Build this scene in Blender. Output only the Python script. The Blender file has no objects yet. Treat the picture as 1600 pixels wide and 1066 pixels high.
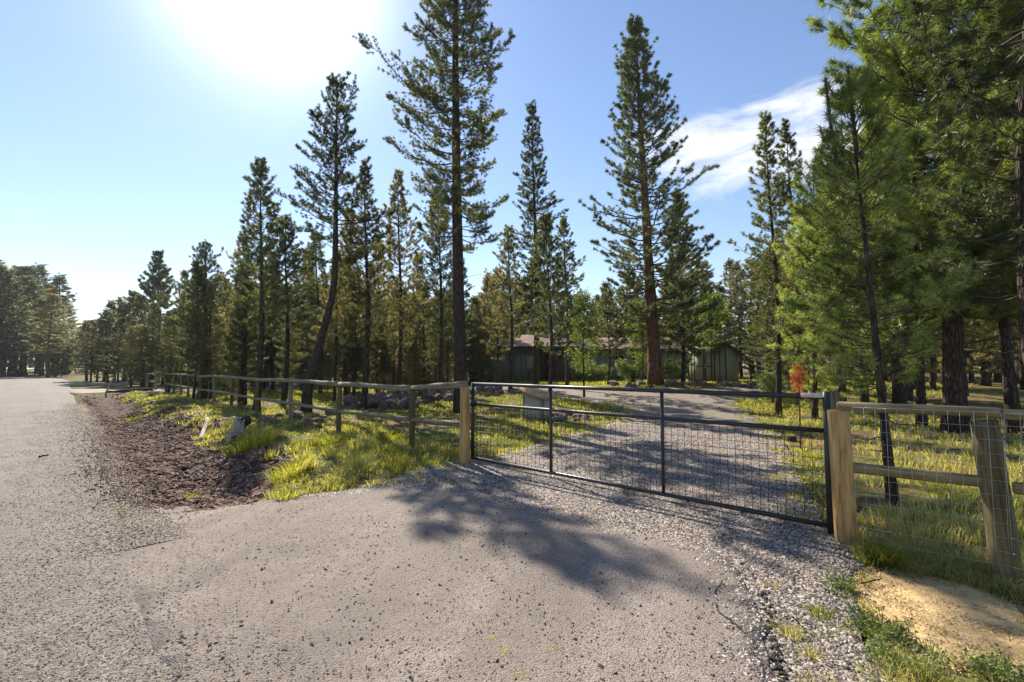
import bpy, math, random
import numpy as np
from mathutils import Vector
from mathutils.geometry import delaunay_2d_cdt

random.seed(7)
RNG = np.random.default_rng(7)
S = bpy.context.scene
COL = S.collection
PI = math.pi
R = math.radians

# ------------------------------------------------------------------ camera, sky, sun, exposure
EYE = 1.5
PITCH = math.atan(42 / 755)
cam = bpy.data.objects.new('camera', bpy.data.cameras.new('camera'))
COL.objects.link(cam)
cam.location = (0, 0, EYE)
cam.rotation_euler = (PI / 2 + PITCH, 0, 0)
cam.data.sensor_width = 36
cam.data.lens = 36 * 755 / 1600
cam.data.clip_end = 3000
S.camera = cam

SUN_AZ, SUN_EL = R(-27.8), R(38.4)      # azimuth from +Y towards +X
sd = Vector((math.sin(SUN_AZ) * math.cos(SUN_EL), math.cos(SUN_AZ) * math.cos(SUN_EL), math.sin(SUN_EL)))
sun = bpy.data.objects.new('sun', bpy.data.lights.new('sun', 'SUN'))
COL.objects.link(sun)
sun.rotation_euler = sd.to_track_quat('Z', 'Y').to_euler()
sun.data.energy = 5.0
sun.data.angle = R(0.53)
sun.data.color = (1.0, 0.91, 0.77)

W = bpy.data.worlds.new('World')
S.world = W
W.use_nodes = True
nt = W.node_tree
nt.nodes.clear()
def N(tree, typ, **kw):
    n = tree.nodes.new(typ)
    for k, v in kw.items():
        setattr(n, k, v)
    return n
def mth(tree, op, a, b=None, clamp=False):
    n = N(tree, 'ShaderNodeMath', operation=op, use_clamp=clamp)
    for i, v in enumerate((a, b)):
        if v is None: continue
        if isinstance(v, (int, float)): n.inputs[i].default_value = v
        else: tree.links.new(v, n.inputs[i])
    return n.outputs[0]
def mixc(tree, f, a, b, blend='MIX'):
    n = N(tree, 'ShaderNodeMix', data_type='RGBA', blend_type=blend)
    for i, v in ((0, f), (6, a), (7, b)):
        if isinstance(v, (int, float)): n.inputs[i].default_value = v
        elif isinstance(v, tuple): n.inputs[i].default_value = v if len(v) == 4 else (*v, 1)
        else: tree.links.new(v, n.inputs[i])
    return n.outputs[2]
def ramp(tree, fac, stops):
    n = N(tree, 'ShaderNodeValToRGB')
    e = n.color_ramp.elements
    while len(e) < len(stops): e.new(0.5)
    for el, (p, c) in zip(e, stops):
        el.position = p
        el.color = (c, c, c, 1) if isinstance(c, (int, float)) else (*c, 1)
    tree.links.new(fac, n.inputs[0])
    return n.outputs[0]

sky = N(nt, 'ShaderNodeTexSky', sky_type='NISHITA', sun_disc=False)
sky.sun_elevation = SUN_EL
sky.sun_rotation = SUN_AZ
sky.air_density = 1.25
sky.dust_density = 0.08
sky.ozone_density = 2.2
tc = N(nt, 'ShaderNodeTexCoord')
nrm = N(nt, 'ShaderNodeVectorMath', operation='NORMALIZE')
nt.links.new(tc.outputs['Generated'], nrm.inputs[0])
dirv = nrm.outputs[0]
def dotdir(v):
    d = N(nt, 'ShaderNodeVectorMath', operation='DOT_PRODUCT')
    nt.links.new(dirv, d.inputs[0]); d.inputs[1].default_value = v
    return d.outputs['Value']
# thin bright air round the sun (aureole)
ds = mth(nt, 'MAXIMUM', dotdir(sd), 0.0)
aur = mth(nt, 'ADD', mth(nt, 'MULTIPLY', mth(nt, 'POWER', ds, 120), 12.0), mth(nt, 'MULTIPLY', mth(nt, 'POWER', ds, 24), 1.3))
# clouds: a bank of thin streaky cloud low in the sky, right of the house
az, el = R(31.5), R(23)
cdir = Vector((math.sin(az) * math.cos(el), math.cos(az) * math.cos(el), math.sin(el)))
cr_ = Vector((math.cos(az), -math.sin(az), 0))
cu_ = cr_.cross(cdir)
tilt = R(1)
ax1 = (cr_ * math.cos(tilt) + cu_ * math.sin(tilt))
ax2 = (cu_ * math.cos(tilt) - cr_ * math.sin(tilt))
ca, cb, cc = dotdir(ax1), dotdir(ax2), dotdir(cdir)
ca = mth(nt, 'DIVIDE', ca, mth(nt, 'MAXIMUM', cc, 0.05)); cb = mth(nt, 'DIVIDE', cb, mth(nt, 'MAXIMUM', cc, 0.05))
cv = N(nt, 'ShaderNodeCombineXYZ')
nt.links.new(mth(nt, 'MULTIPLY', ca, 5.0), cv.inputs[0]); nt.links.new(mth(nt, 'MULTIPLY', cb, 14.0), cv.inputs[1])
cn = N(nt, 'ShaderNodeTexNoise'); cn.inputs['Scale'].default_value = 1.0; cn.inputs['Detail'].default_value = 8; cn.inputs['Roughness'].default_value = 0.62; cn.inputs['Distortion'].default_value = 0.5
nt.links.new(cv.outputs[0], cn.inputs['Vector'])
top = mth(nt, 'SUBTRACT', 0.105, cb)                      # soft bright upper edge
env = mth(nt, 'MULTIPLY', mth(nt, 'MULTIPLY', top, 22, clamp=True), mth(nt, 'MULTIPLY', mth(nt, 'ADD', cb, 0.17), 8.0, clamp=True), clamp=True)
enva = mth(nt, 'SUBTRACT', 1.0, mth(nt, 'POWER', mth(nt, 'ABSOLUTE', mth(nt, 'MULTIPLY', ca, 2.6)), 3), clamp=True)
env = mth(nt, 'MULTIPLY', env, enva)
cov = mth(nt, 'MULTIPLY', mth(nt, 'SUBTRACT', mth(nt, 'ADD', cn.outputs[0], mth(nt, 'MULTIPLY', env, 0.37)), 0.715), 4.2, clamp=True)
cov = mth(nt, 'MULTIPLY', cov, env)
cov = mth(nt, 'MULTIPLY', cov, mth(nt, 'GREATER_THAN', cc, 0.1))
# low white haze bank along the horizon
sep = N(nt, 'ShaderNodeSeparateXYZ'); nt.links.new(dirv, sep.inputs[0])
hz = mth(nt, 'POWER', mth(nt, 'SUBTRACT', 1.0, mth(nt, 'ABSOLUTE', sep.outputs[2])), 9)
c1 = mixc(nt, 1.0, sky.outputs[0], (0.98, 0.97, 1.06), 'MULTIPLY')
c1 = mixc(nt, mth(nt, 'MULTIPLY', hz, 0.38, clamp=True), c1, (6.3, 7.2, 7.8))
c1 = mixc(nt, cov, c1, (7.6, 7.7, 8.0))
aurc = N(nt, 'ShaderNodeVectorMath', operation='SCALE'); aurc.inputs[0].default_value = (1.0, 1.0, 0.95); nt.links.new(aur, aurc.inputs['Scale'])
c1 = mixc(nt, 1.0, c1, aurc.outputs[0], 'ADD')
bg = N(nt, 'ShaderNodeBackground'); bg.inputs['Strength'].default_value = 0.078
wo = N(nt, 'ShaderNodeOutputWorld')
nt.links.new(c1, bg.inputs['Color']); nt.links.new(bg.outputs[0], wo.inputs[0])

S.view_settings.view_transform = 'Standard'
S.view_settings.look = 'None'
S.view_settings.exposure = 0.98
S.view_settings.gamma = 1
S.view_settings.use_curve_mapping = False
S.cycles.max_bounces = 8
S.cycles.transparent_max_bounces = 8
S.cycles.sample_clamp_indirect = 6

# ------------------------------------------------------------------ maths helpers
def sm(a, b, x):
    t = np.clip((x - a) / (b - a), 0, 1)
    return t * t * (3 - 2 * t)
def vnoise(x, y, seed=0):
    x = np.asarray(x, float); y = np.asarray(y, float)
    xi = np.floor(x).astype(np.int64); yi = np.floor(y).astype(np.int64)
    fx = x - xi; fy = y - yi
    fx = fx * fx * (3 - 2 * fx); fy = fy * fy * (3 - 2 * fy)
    def h(a, b):
        n = (a * 374761393 + b * 668265263 + seed * 974634777) & 0xffffffff
        n = ((n ^ (n >> 13)) * 1274126177) & 0xffffffff
        return ((n ^ (n >> 16)) & 0xffff) / 65535.0
    return (h(xi, yi) * (1 - fx) + h(xi + 1, yi) * fx) * (1 - fy) + (h(xi, yi + 1) * (1 - fx) + h(xi + 1, yi + 1) * fx) * fy
def fbm(x, y, seed=0, o=3):
    s = 0; a = 0.5
    for k in range(o):
        s = s + a * (vnoise(x * 2 ** k, y * 2 ** k, seed + k) - 0.5); a *= 0.55
    return s
# road frame: u = metres from the road edge towards the rail fence, v = metres along the road
def uv(x, y):
    return 0.733 * (x - 0.67) + 0.68 * y, -0.68 * (x - 0.67) + 0.733 * y
def xy(u, v):
    return 0.67 + 0.733 * u - 0.68 * v, 0.68 * u + 0.733 * v
def g(x, y):
    x = np.asarray(x, float); y = np.asarray(y, float)
    u, v = uv(x, y)
    A = sm(6.0, 7.8, v) * (1 - sm(35, 37.5, v))
    z = -0.30 * np.exp(-((u - 1.05) / 0.72) ** 2) * A
    z = z + 0.16 * np.exp(-((u - 2.7) / 0.9) ** 2) * A * (0.7 + 1.2 * fbm(x * 0.7, y * 0.7, 3))
    z = z + 0.12 * A * sm(1.3, 2.0, u) * sm(4.3, 3.4, u) * (sm(.35, .75, vnoise(x * 1.5, y * 1.5, 33)) - .4)
    z = z + 0.5 * sm(14, 28, y) * sm(-14, 6, x)
    rough = np.clip(sm(0.1, 0.7, u) * sm(6.2, 7.0, v) + sm(4.9, 6.2, u), 0, 1)
    drive = sm(9.0, 4.0, np.abs(x - 2.0 - 0.22 * (y - 5)) * 2.2) * sm(30, 20, y)
    z = z + rough * (1 - 0.75 * drive) * (0.16 * fbm(x * 0.8, y * 0.8, 11) + 0.05 * fbm(x * 3.5, y * 3.5, 21))
    z = z - 0.10 * sm(2.2, 3.4, x) * sm(4.6, 3.4, y)
    return z
def gz(x, y): return float(g(x, y))
cp, sp_ = math.cos(PITCH), math.sin(PITCH)
def P(px, py, z=None):
    """point of the terrain seen at a position measured in the photograph"""
    dx = (px - 800) / 755; up = (533 - py) / 755
    dy = cp - up * sp_; dz = sp_ + up * cp
    zz = 0.0 if z is None else z
    for _ in range(12 if z is None else 1):
        t = (zz - EYE) / min(dz, -1e-3)
        x, y = dx * t, dy * t
        if z is None: zz = 0.5 * zz + 0.5 * gz(x, y)
    return x, y
def at(px, d):                                            # ground point at depth d
    return (px - 800) / 755 * d, d
def height_for(py, d, z0=0.0):                            # height that reaches picture row py at depth d
    return EYE + d * math.tan(math.atan((533 - py) / 755) + PITCH) - z0

def inpoly(x, y, poly):
    inside = np.zeros(np.shape(x), bool)
    n = len(poly)
    for i in range(n):
        x1, y1 = poly[i]; x2, y2 = poly[(i + 1) % n]
        if y1 == y2: continue
        c = ((y1 > y) != (y2 > y)) & (x < (x2 - x1) * (y - y1) / (y2 - y1) + x1)
        inside ^= c
    return inside

# ------------------------------------------------------------------ mesh + object helpers
def mesh_np(name, V, F, mats=(), smooth=False, mi=None):
    me = bpy.data.meshes.new(name)
    V = np.ascontiguousarray(V, np.float32); F = np.ascontiguousarray(F, np.int32)
    k = F.shape[1]
    me.vertices.add(len(V)); me.vertices.foreach_set('co', V.ravel())
    me.loops.add(F.size); me.loops.foreach_set('vertex_index', F.ravel())
    me.polygons.add(len(F))
    me.polygons.foreach_set('loop_start', np.arange(0, F.size, k, dtype=np.int32))
    if smooth: me.polygons.foreach_set('use_smooth', np.ones(len(F), bool))
    for m in (mats if isinstance(mats, (list, tuple)) else [mats]): me.materials.append(m)
    if mi is not None: me.polygons.foreach_set('material_index', np.asarray(mi, np.int32))
    me.update(calc_edges=True)
    return me
def link(name, me, parent=None, loc=None, rot=None, scale=None):
    o = bpy.data.objects.new(name, me); COL.objects.link(o)
    if parent: o.parent = parent
    if loc is not None: o.location = loc
    if rot is not None: o.rotation_euler = rot
    if scale is not None: o.scale = scale
    return o
def tag(o, label=None, cat=None, group=None, kind=None):
    if label: o['label'] = label
    if cat: o['category'] = cat
    if group: o['group'] = group
    if kind: o['kind'] = kind
    return o
def thing(name, loc, label, cat, group=None, rz=0):
    o = bpy.data.objects.new(name, None); COL.objects.link(o)
    o.location = loc; o.rotation_euler = (0, 0, rz)
    return tag(o, label, cat, group)
def copy_tree(o, parent=None):
    c = o.copy(); COL.objects.link(c)
    if parent: c.parent = parent
    for ch in o.children: copy_tree(ch, c)
    return c

class MB:
    def __init__(s): s.v = []; s.f = []; s.n = 0
    def add(s, V, F):
        V = np.asarray(V, float); F = np.asarray(F, int)
        if F.shape[1] == 4: F = np.vstack([F[:, [0, 1, 2]], F[:, [0, 2, 3]]])
        s.v.append(V); s.f.append(F + s.n); s.n += len(V)
        return s
    def box(s, x0, x1, y0, y1, z0, z1, bev=0.0):
        if bev <= 0:
            V = [(x, y, z) for z in (z0, z1) for y in (y0, y1) for x in (x0, x1)]
            F = [(0, 2, 3, 1), (4, 5, 7, 6), (0, 1, 5, 4), (2, 6, 7, 3), (0, 4, 6, 2), (1, 3, 7, 5)]
            return s.add(V, F)
        b = bev                                             # chamfered box
        V = []; 
        for sx in (0, 1):
            for sy in (0, 1):
                for sz in (0, 1):
                    X, Y, Z = (x0, x1)[sx], (y0, y1)[sy], (z0, z1)[sz]
                    bx, by, bz = (b, -b)[sx], (b, -b)[sy], (b, -b)[sz]
                    V += [(X, Y + by, Z + bz), (X + bx, Y, Z + bz), (X + bx, Y + by, Z)]
        import bmesh
        bm = bmesh.new()
        for p in V: bm.verts.new(p)
        r = bmesh.ops.convex_hull(bm, input=bm.verts)
        bmesh.ops.triangulate(bm, faces=bm.faces)
        bm.verts.index_update()
        VV = [tuple(p.co) for p in bm.verts]; FF = [tuple(q.index for q in f.verts) for f in bm.faces]
        bm.free()
        return s.add(VV, FF)
    def tube(s, pts, rad, sides=8, cap=True):
        P3 = np.asarray(pts, float)[None]; Rr = np.broadcast_to(np.asarray(rad, float), (len(pts),))[None]
        V, F = tubes(P3, Rr, sides, cap)
        return s.add(V, F)
    def prism(s, poly, x0, x1):                             # polygon in the y-z plane, pushed along x
        n = len(poly)
        V = [(x0, a, b) for a, b in poly] + [(x1, a, b) for a, b in poly]
        F = [(i, (i + 1) % n, n + (i + 1) % n) for i in range(n)] + [(i, n + (i + 1) % n, n + i) for i in range(n)]
        F += [(0, i + 1, i) for i in range(1, n - 1)] + [(n, n + i, n + i + 1) for i in range(1, n - 1)]
        return s.add(V, F)
    def mesh(s, name, mat, smooth=False):
        return mesh_np(name, np.vstack(s.v), np.vstack(s.f), mat, smooth)
    def build(s, name, mat, parent=None, smooth=False, loc=None, rot=None):
        return link(name, s.mesh(name, mat, smooth), parent, loc, rot)

def tubes(Pt, Rd, sides=4, cap=False):
    """many tubes at once: Pt (n,k,3), Rd (n,k)"""
    n, k, _ = Pt.shape
    T = np.gradient(Pt, axis=1)
    T /= np.linalg.norm(T, axis=2, keepdims=True) + 1e-9
    ref = np.zeros_like(T); ref[..., 2] = 1
    par = np.abs(T[..., 2]) > 0.9
    ref[par] = (1, 0, 0)
    ref[:] = ref[:, :1]
    A = np.cross(T, ref); A /= np.linalg.norm(A, axis=2, keepdims=True) + 1e-9
    B = np.cross(T, A)
    th = np.arange(sides) / sides * 2 * PI
    V = Pt[:, :, None] + Rd[:, :, None, None] * (A[:, :, None] * np.cos(th)[None, None, :, None] + B[:, :, None] * np.sin(th)[None, None, :, None])
    V = V.reshape(-1, 3)
    i = np.arange(n)[:, None, None] * k * sides + np.arange(k - 1)[None, :, None] * sides
    j = np.arange(sides)[None, None, :]; j2 = (j + 1) % sides
    a = i + j; b = i + j2; c = i + sides + j2; d = i + sides + j
    F = np.concatenate([np.stack([a, b, c], -1).reshape(-1, 3), np.stack([a, c, d], -1).reshape(-1, 3)])
    if cap:
        base = np.arange(n)[:, None] * k * sides
        ex = []
        for t in range(1, sides - 1):
            ex.append(np.stack([base[:, 0], base[:, 0] + t + 1, base[:, 0] + t], -1))
            e = base[:, 0] + (k - 1) * sides
            ex.append(np.stack([e, e + t, e + t + 1], -1))
        F = np.vstack([F] + ex)
    return V, F
def unit(v): return v / (np.linalg.norm(v, axis=-1, keepdims=True) + 1e-9)
def rvec(n, rg): return unit(rg.normal(size=(n, 3)))

# ------------------------------------------------------------------ materials
def newmat(name):
    m = bpy.data.materials.new(name); m.use_nodes = True
    t = m.node_tree; t.nodes.clear()
    out = N(t, 'ShaderNodeOutputMaterial')
    return m, t, out
def coords(t, world=False, scale=(1, 1, 1)):
    if world: src = N(t, 'ShaderNodeNewGeometry').outputs['Position']
    else: src = N(t, 'ShaderNodeTexCoord').outputs['Object']
    mp = N(t, 'ShaderNodeMapping'); mp.inputs['Scale'].default_value = scale
    t.links.new(src, mp.inputs[0])
    return mp.outputs[0]
def noise(t, vec, scale, detail=4, rough=0.6, dist=0.0):
    n = N(t, 'ShaderNodeTexNoise'); n.inputs['Scale'].default_value = scale; n.inputs['Detail'].default_value = detail
    n.inputs['Roughness'].default_value = rough; n.inputs['Distortion'].default_value = dist
    t.links.new(vec, n.inputs['Vector'])
    return n.outputs[0]
def voro(t, vec, scale, feature='F1', out='Distance', rnd=1.0):
    n = N(t, 'ShaderNodeTexVoronoi', feature=feature); n.inputs['Scale'].default_value = scale
    n.inputs['Randomness'].default_value = rnd
    t.links.new(vec, n.inputs['Vector'])
    return n.outputs[out]
def bump(t, h, strength, dist, prev=None):
    b = N(t, 'ShaderNodeBump'); b.inputs['Strength'].default_value = strength; b.inputs['Distance'].default_value = dist
    t.links.new(h, b.inputs['Height'])
    if prev is not None: t.links.new(prev, b.inputs['Normal'])
    return b.outputs[0]
def pbsdf(t, out, col, rough=0.8, normal=None, metal=0.0, spec=0.3):
    p = N(t, 'ShaderNodeBsdfPrincipled')
    if isinstance(col, tuple): p.inputs['Base Color'].default_value = (*col[:3], 1)
    else: t.links.new(col, p.inputs['Base Color'])
    if isinstance(rough, (int, float)): p.inputs['Roughness'].default_value = rough
    else: t.links.new(rough, p.inputs['Roughness'])
    p.inputs['Metallic'].default_value = metal
    p.inputs['Specular IOR Level'].default_value = spec
    if normal is not None: t.links.new(normal, p.inputs['Normal'])
    t.links.new(p.outputs[0], out.inputs[0])
    return p
def simple(name, c1, c2=None, scale=8, rough=0.8, bs=0.3, bd=0.01, stretch=(1, 1, 1), world=False, metal=0.0, spec=0.3, c3=None, det=5):
    m, t, out = newmat(name)
    vec = coords(t, world, stretch)
    n = noise(t, vec, scale, det)
    col = ramp(t, n, [(0.32, c1), (0.68, c2 or c1)]) if c3 is None else ramp(t, n, [(0.3, c1), (0.5, c2), (0.7, c3)])
    nb = bump(t, noise(t, vec, scale * 3, 3), bs, bd)
    pbsdf(t, out, col, rough, nb, metal, spec)
    return m

def leafmat(name, cols, trans=0.45, tcol=None, rough=0.55, nscale=0.5, world=False, spec=0.25, isl=0.5):
    """thin leaves: diffuse + light through the blade; cols = dark, mid, light"""
    m, t, out = newmat(name)
    geo = N(t, 'ShaderNodeNewGeometry'); oi = N(t, 'ShaderNodeObjectInfo')
    vec = coords(t, world)
    n = noise(t, vec, nscale, 3)
    f = mth(t, 'ADD', mth(t, 'MULTIPLY', geo.outputs['Random Per Island'], isl), mth(t, 'MULTIPLY', n, 1 - isl + 0.35))
    f = mth(t, 'ADD', f, mth(t, 'MULTIPLY', mth(t, 'SUBTRACT', oi.outputs['Random'], 0.6), 0.3))
    col = ramp(t, f, [(0.2, cols[0]), (0.55, cols[1]), (0.95, cols[2])])
    d = N(t, 'ShaderNodeBsdfPrincipled'); t.links.new(col, d.inputs['Base Color']); d.inputs['Roughness'].default_value = rough
    d.inputs['Specular IOR Level'].default_value = spec
    tr = N(t, 'ShaderNodeBsdfTranslucent')
    tc_ = mixc(t, 1.0, col, tcol or (1.5, 1.55, 0.6), 'MULTIPLY')
    t.links.new(tc_, tr.inputs[0])
    mx = N(t, 'ShaderNodeMixShader'); mx.inputs[0].default_value = trans
    t.links.new(d.outputs[0], mx.inputs[1]); t.links.new(tr.outputs[0], mx.inputs[2])
    t.links.new(mx.outputs[0], out.inputs[0])
    return m

# ground materials
def m_asphalt(name, base, light, dark, agg=90, dens=0.45, rough=0.75, spec=0.15, streak=-42.8):
    m, t, out = newmat(name)
    vec = coords(t, True)
    a = voro(t, vec, agg); cell = voro(t, vec, agg, out='Color')
    sepc = N(t, 'ShaderNodeSeparateColor'); t.links.new(cell, sepc.inputs[0])
    big = noise(t, vec, 0.9, 5); mid = noise(t, vec, 6, 4); fine = noise(t, vec, 220, 2)
    c = ramp(t, sepc.outputs[0], [(0.0, dark), (dens, base), (1.0, light)])
    c = mixc(t, mth(t, 'MULTIPLY', fine, 0.55), c, base)
    c = mixc(t, ramp(t, big, [(0.40, 0.0), (0.66, 0.6)]), c, tuple(x * 0.66 for x in base))
    c = mixc(t, ramp(t, mid, [(0.5, 0.0), (0.75, 0.25)]), c, light)
    mp = N(t, 'ShaderNodeMapping'); mp.inputs['Rotation'].default_value = (0, 0, R(streak)); t.links.new(vec, mp.inputs[0])
    mp2 = N(t, 'ShaderNodeMapping'); mp2.inputs['Scale'].default_value = (1.6, 0.10, 1); t.links.new(mp.outputs[0], mp2.inputs[0])
    c = mixc(t, ramp(t, noise(t, mp2.outputs[0], 1.0, 5), [(0.45, 0.0), (0.68, 0.5)]), c, tuple(x * 0.6 for x in base))
    h = mth(t, 'ADD', mth(t, 'MULTIPLY', a, -1.0), mth(t, 'MULTIPLY', fine, 0.4))
    nb = bump(t, mid, 0.25, 0.02); nb = bump(t, h, 0.9, 0.006, nb)
    pbsdf(t, out, c, rough, nb, spec=spec)
    return m
M = {}
M['road'] = m_asphalt('road_chipseal', (0.15, 0.127, 0.11), (0.34, 0.29, 0.25), (0.05, 0.043, 0.038), 85, 0.5, 0.8, 0.22)
M['apron'] = m_asphalt('driveway_asphalt', (0.245, 0.205, 0.176), (0.40, 0.34, 0.292), (0.075, 0.064, 0.055), 120, 0.35, 0.88, 0.15, 12)
def m_gravel():
    m, t, out = newmat('grey_gravel')
    vec = coords(t, True)
    wv = N(t, 'ShaderNodeVectorMath', operation='ADD'); t.links.new(vec, wv.inputs[0])
    a = voro(t, vec, 36); cell = voro(t, vec, 36, out='Color')
    sepc = N(t, 'ShaderNodeSeparateColor'); t.links.new(cell, sepc.inputs[0])
    c = ramp(t, sepc.outputs[0], [(0, (0.08, 0.066, 0.055)), (0.5, (0.20, 0.168, 0.145)), (1, (0.44, 0.375, 0.32))])
    big = noise(t, vec, 0.6, 5)
    c = mixc(t, ramp(t, big, [(0.42, 0.0), (0.62, 0.6)]), c, (0.27, 0.19, 0.125))
    c = mixc(t, ramp(t, a, [(0.0, 0.0), (0.55, 0.0), (0.9, 0.6)]), c, (0.06, 0.05, 0.045))
    nb = bump(t, noise(t, vec, 1.7, 3), 0.5, 0.06)
    nb = bump(t, mth(t, 'MULTIPLY', a, -1.0), 1.0, 0.018, nb)
    pbsdf(t, out, c, 0.8, nb)
    return m
M['gravel'] = m_gravel()
def m_ground():
    m, t, out = newmat('forest_floor')
    vec = coords(t, True)
    n1 = noise(t, vec, 0.35, 5); n2 = noise(t, vec, 2.2, 5); n3 = noise(t, vec, 16, 4)
    c = ramp(t, n2, [(0.3, (0.08, 0.045, 0.026)), (0.55, (0.20, 0.125, 0.07)), (0.75, (0.34, 0.23, 0.13))])
    gr = ramp(t, n3, [(0.3, (0.05, 0.075, 0.015)), (0.7, (0.17, 0.19, 0.045))])
    f = mth(t, 'ADD', mth(t, 'MULTIPLY', n1, 0.6), mth(t, 'MULTIPLY', n2, 0.4))
    c = mixc(t, ramp(t, f, [(0.43, 0.0), (0.53, 0.85)]), c, gr)
    c = mixc(t, ramp(t, n3, [(0.3, 0.5), (0.5, 0.0)]), c, (0.03, 0.022, 0.015))
    nb = bump(t, n2, 0.6, 0.08); nb = bump(t, n3, 0.8, 0.03, nb)
    pbsdf(t, out, c, 0.95, nb, spec=0.1)
    return m
M['ground'] = m_ground()
M['mulch'] = simple('red_brown_cinder_soil', (0.022, 0.012, 0.009), (0.09, 0.05, 0.036), 9, 0.95, 1.0, 0.07, world=True, c3=(0.20, 0.13, 0.098), det=10)
M['chunk'] = leafmat('cinder_chunks', ((0.02, 0.010, 0.008), (0.085, 0.045, 0.032), (0.24, 0.15, 0.115)), trans=0.0, isl=0.8, rough=0.9)
M['sand'] = simple('yellow_sandy_soil', (0.38, 0.245, 0.11), (0.56, 0.39, 0.18), 5, 0.95, 0.7, 0.03, world=True, c3=(0.68, 0.50, 0.25), det=9)
M['stone'] = leafmat('gravel_stones', ((0.05, 0.043, 0.038), (0.20, 0.168, 0.145), (0.55, 0.47, 0.41)), trans=0.0, isl=0.9, rough=0.75)
M['chip'] = leafmat('brown_grey_grit', ((0.05, 0.04, 0.034), (0.15, 0.12, 0.10), (0.36, 0.30, 0.25)), trans=0.0, isl=0.9, rough=0.85)
M['cinder'] = leafmat('black_cinder_pebbles', ((0.022, 0.018, 0.018), (0.035, 0.03, 0.028), (0.09, 0.07, 0.06)), trans=0.0, isl=0.9, rough=0.8)
M['lava'] = simple('lava_rock', (0.06, 0.042, 0.035), (0.20, 0.145, 0.12), 4, 0.95, 1.0, 0.06, c3=(0.42, 0.33, 0.29))
M['grass'] = leafmat('grass', ((0.05, 0.075, 0.014), (0.20, 0.21, 0.035), (0.52, 0.45, 0.13)), trans=0.5, tcol=(1.6, 1.65, 0.5), world=True, nscale=0.9, isl=0.5)
M['grass_dry'] = leafmat('pale_bunch_grass', ((0.09, 0.11, 0.035), (0.27, 0.27, 0.085), (0.55, 0.47, 0.20)), trans=0.45, tcol=(1.4, 1.45, 0.6), world=True, nscale=0.9)
M['weed'] = leafmat('weed_leaves', ((0.05, 0.08, 0.03), (0.14, 0.18, 0.07), (0.28, 0.32, 0.14)), trans=0.35)
M['needle'] = leafmat('pine_needles', ((0.02, 0.036, 0.022), (0.06, 0.085, 0.04), (0.22, 0.23, 0.10)), trans=0.36, tcol=(1.7, 1.7, 0.6), nscale=0.8, spec=0.4, rough=0.45)
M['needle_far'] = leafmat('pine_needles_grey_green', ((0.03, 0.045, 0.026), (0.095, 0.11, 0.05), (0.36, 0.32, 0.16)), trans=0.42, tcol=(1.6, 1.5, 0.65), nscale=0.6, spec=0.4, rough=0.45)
M['needle_bright'] = leafmat('long_green_needles', ((0.03, 0.055, 0.022), (0.14, 0.18, 0.05), (0.60, 0.58, 0.22)), trans=0.46, tcol=(1.45, 1.6, 0.6), nscale=2.2, isl=0.35, spec=0.45, rough=0.4)
M['needle_dead'] = leafmat('rust_orange_needles', ((0.22, 0.06, 0.02), (0.50, 0.15, 0.045), (0.75, 0.28, 0.10)), trans=0.3, tcol=(1.3, 1.0, 0.7), nscale=2)
M['leaf'] = leafmat('fresh_green_leaves', ((0.05, 0.085, 0.02), (0.12, 0.17, 0.035), (0.28, 0.33, 0.08)), trans=0.45, tcol=(1.4, 1.4, 0.6))
M['crumb'] = leafmat('sand_crumbs', ((0.22, 0.13, 0.06), (0.50, 0.34, 0.16), (0.66, 0.50, 0.26)), trans=0.0, isl=0.9, rough=0.95)
M['litter'] = leafmat('needle_litter', ((0.10, 0.055, 0.03), (0.22, 0.13, 0.07), (0.42, 0.30, 0.19)), trans=0.0, isl=0.8)
def m_bark(name, a, b, c, sc=10):
    m, t, out = newmat(name)
    vec = coords(t, False, (1, 1, 0.22))
    v = voro(t, vec, sc, 'DISTANCE_TO_EDGE'); n = noise(t, vec, sc * 2.5, 5); n0 = noise(t, coords(t), 1.2, 3)
    col = ramp(t, n, [(0.3, a), (0.55, b), (0.8, c)])
    col = mixc(t, ramp(t, v, [(0.0, 0.75), (0.12, 0.0)]), col, tuple(x * 0.35 for x in a))
    col = mixc(t, ramp(t, n0, [(0.4, 0.0), (0.7, 0.4)]), col, a)
    nb = bump(t, ramp(t, v, [(0.0, 0.0), (0.2, 1.0)]), 0.9, 0.03); nb = bump(t, n, 0.7, 0.015, nb)
    pbsdf(t, out, col, 0.9, nb, spec=0.15)
    return m
M['bark'] = m_bark('dark_pine_bark', (0.04, 0.03, 0.027), (0.095, 0.068, 0.055), (0.17, 0.13, 0.11), 14)
M['bark_red'] = m_bark('red_brown_pine_bark', (0.09, 0.045, 0.03), (0.20, 0.105, 0.07), (0.30, 0.19, 0.14), 7)
M['twig'] = simple('twig_bark', (0.05, 0.038, 0.03), (0.12, 0.09, 0.07), 12, 0.9)
def m_wood(name, a, b, c, axis=2, sc=14):
    m, t, out = newmat(name)
    s = [1.0, 1.0, 1.0]; s[axis] = 0.06
    vec = coords(t, False, tuple(s))
    n = noise(t, vec, sc, 6, 0.7); n2 = noise(t, vec, sc * 4, 3); n0 = noise(t, coords(t), 2.0, 4)
    col = ramp(t, n, [(0.3, a), (0.5, b), (0.72, c)])
    col = mixc(t, ramp(t, n2, [(0.35, 0.55), (0.5, 0.0)]), col, tuple(x * 0.4 for x in a))
    col = mixc(t, ramp(t, n0, [(0.45, 0.0), (0.7, 0.5)]), col, a)
    nb = bump(t, n2, 0.5, 0.006)
    pbsdf(t, out, col, 0.85, nb, spec=0.2)
    return m
M['pole'] = m_wood('weathered_fence_pole', (0.13, 0.10, 0.065), (0.24, 0.20, 0.13), (0.38, 0.33, 0.24))
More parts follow.
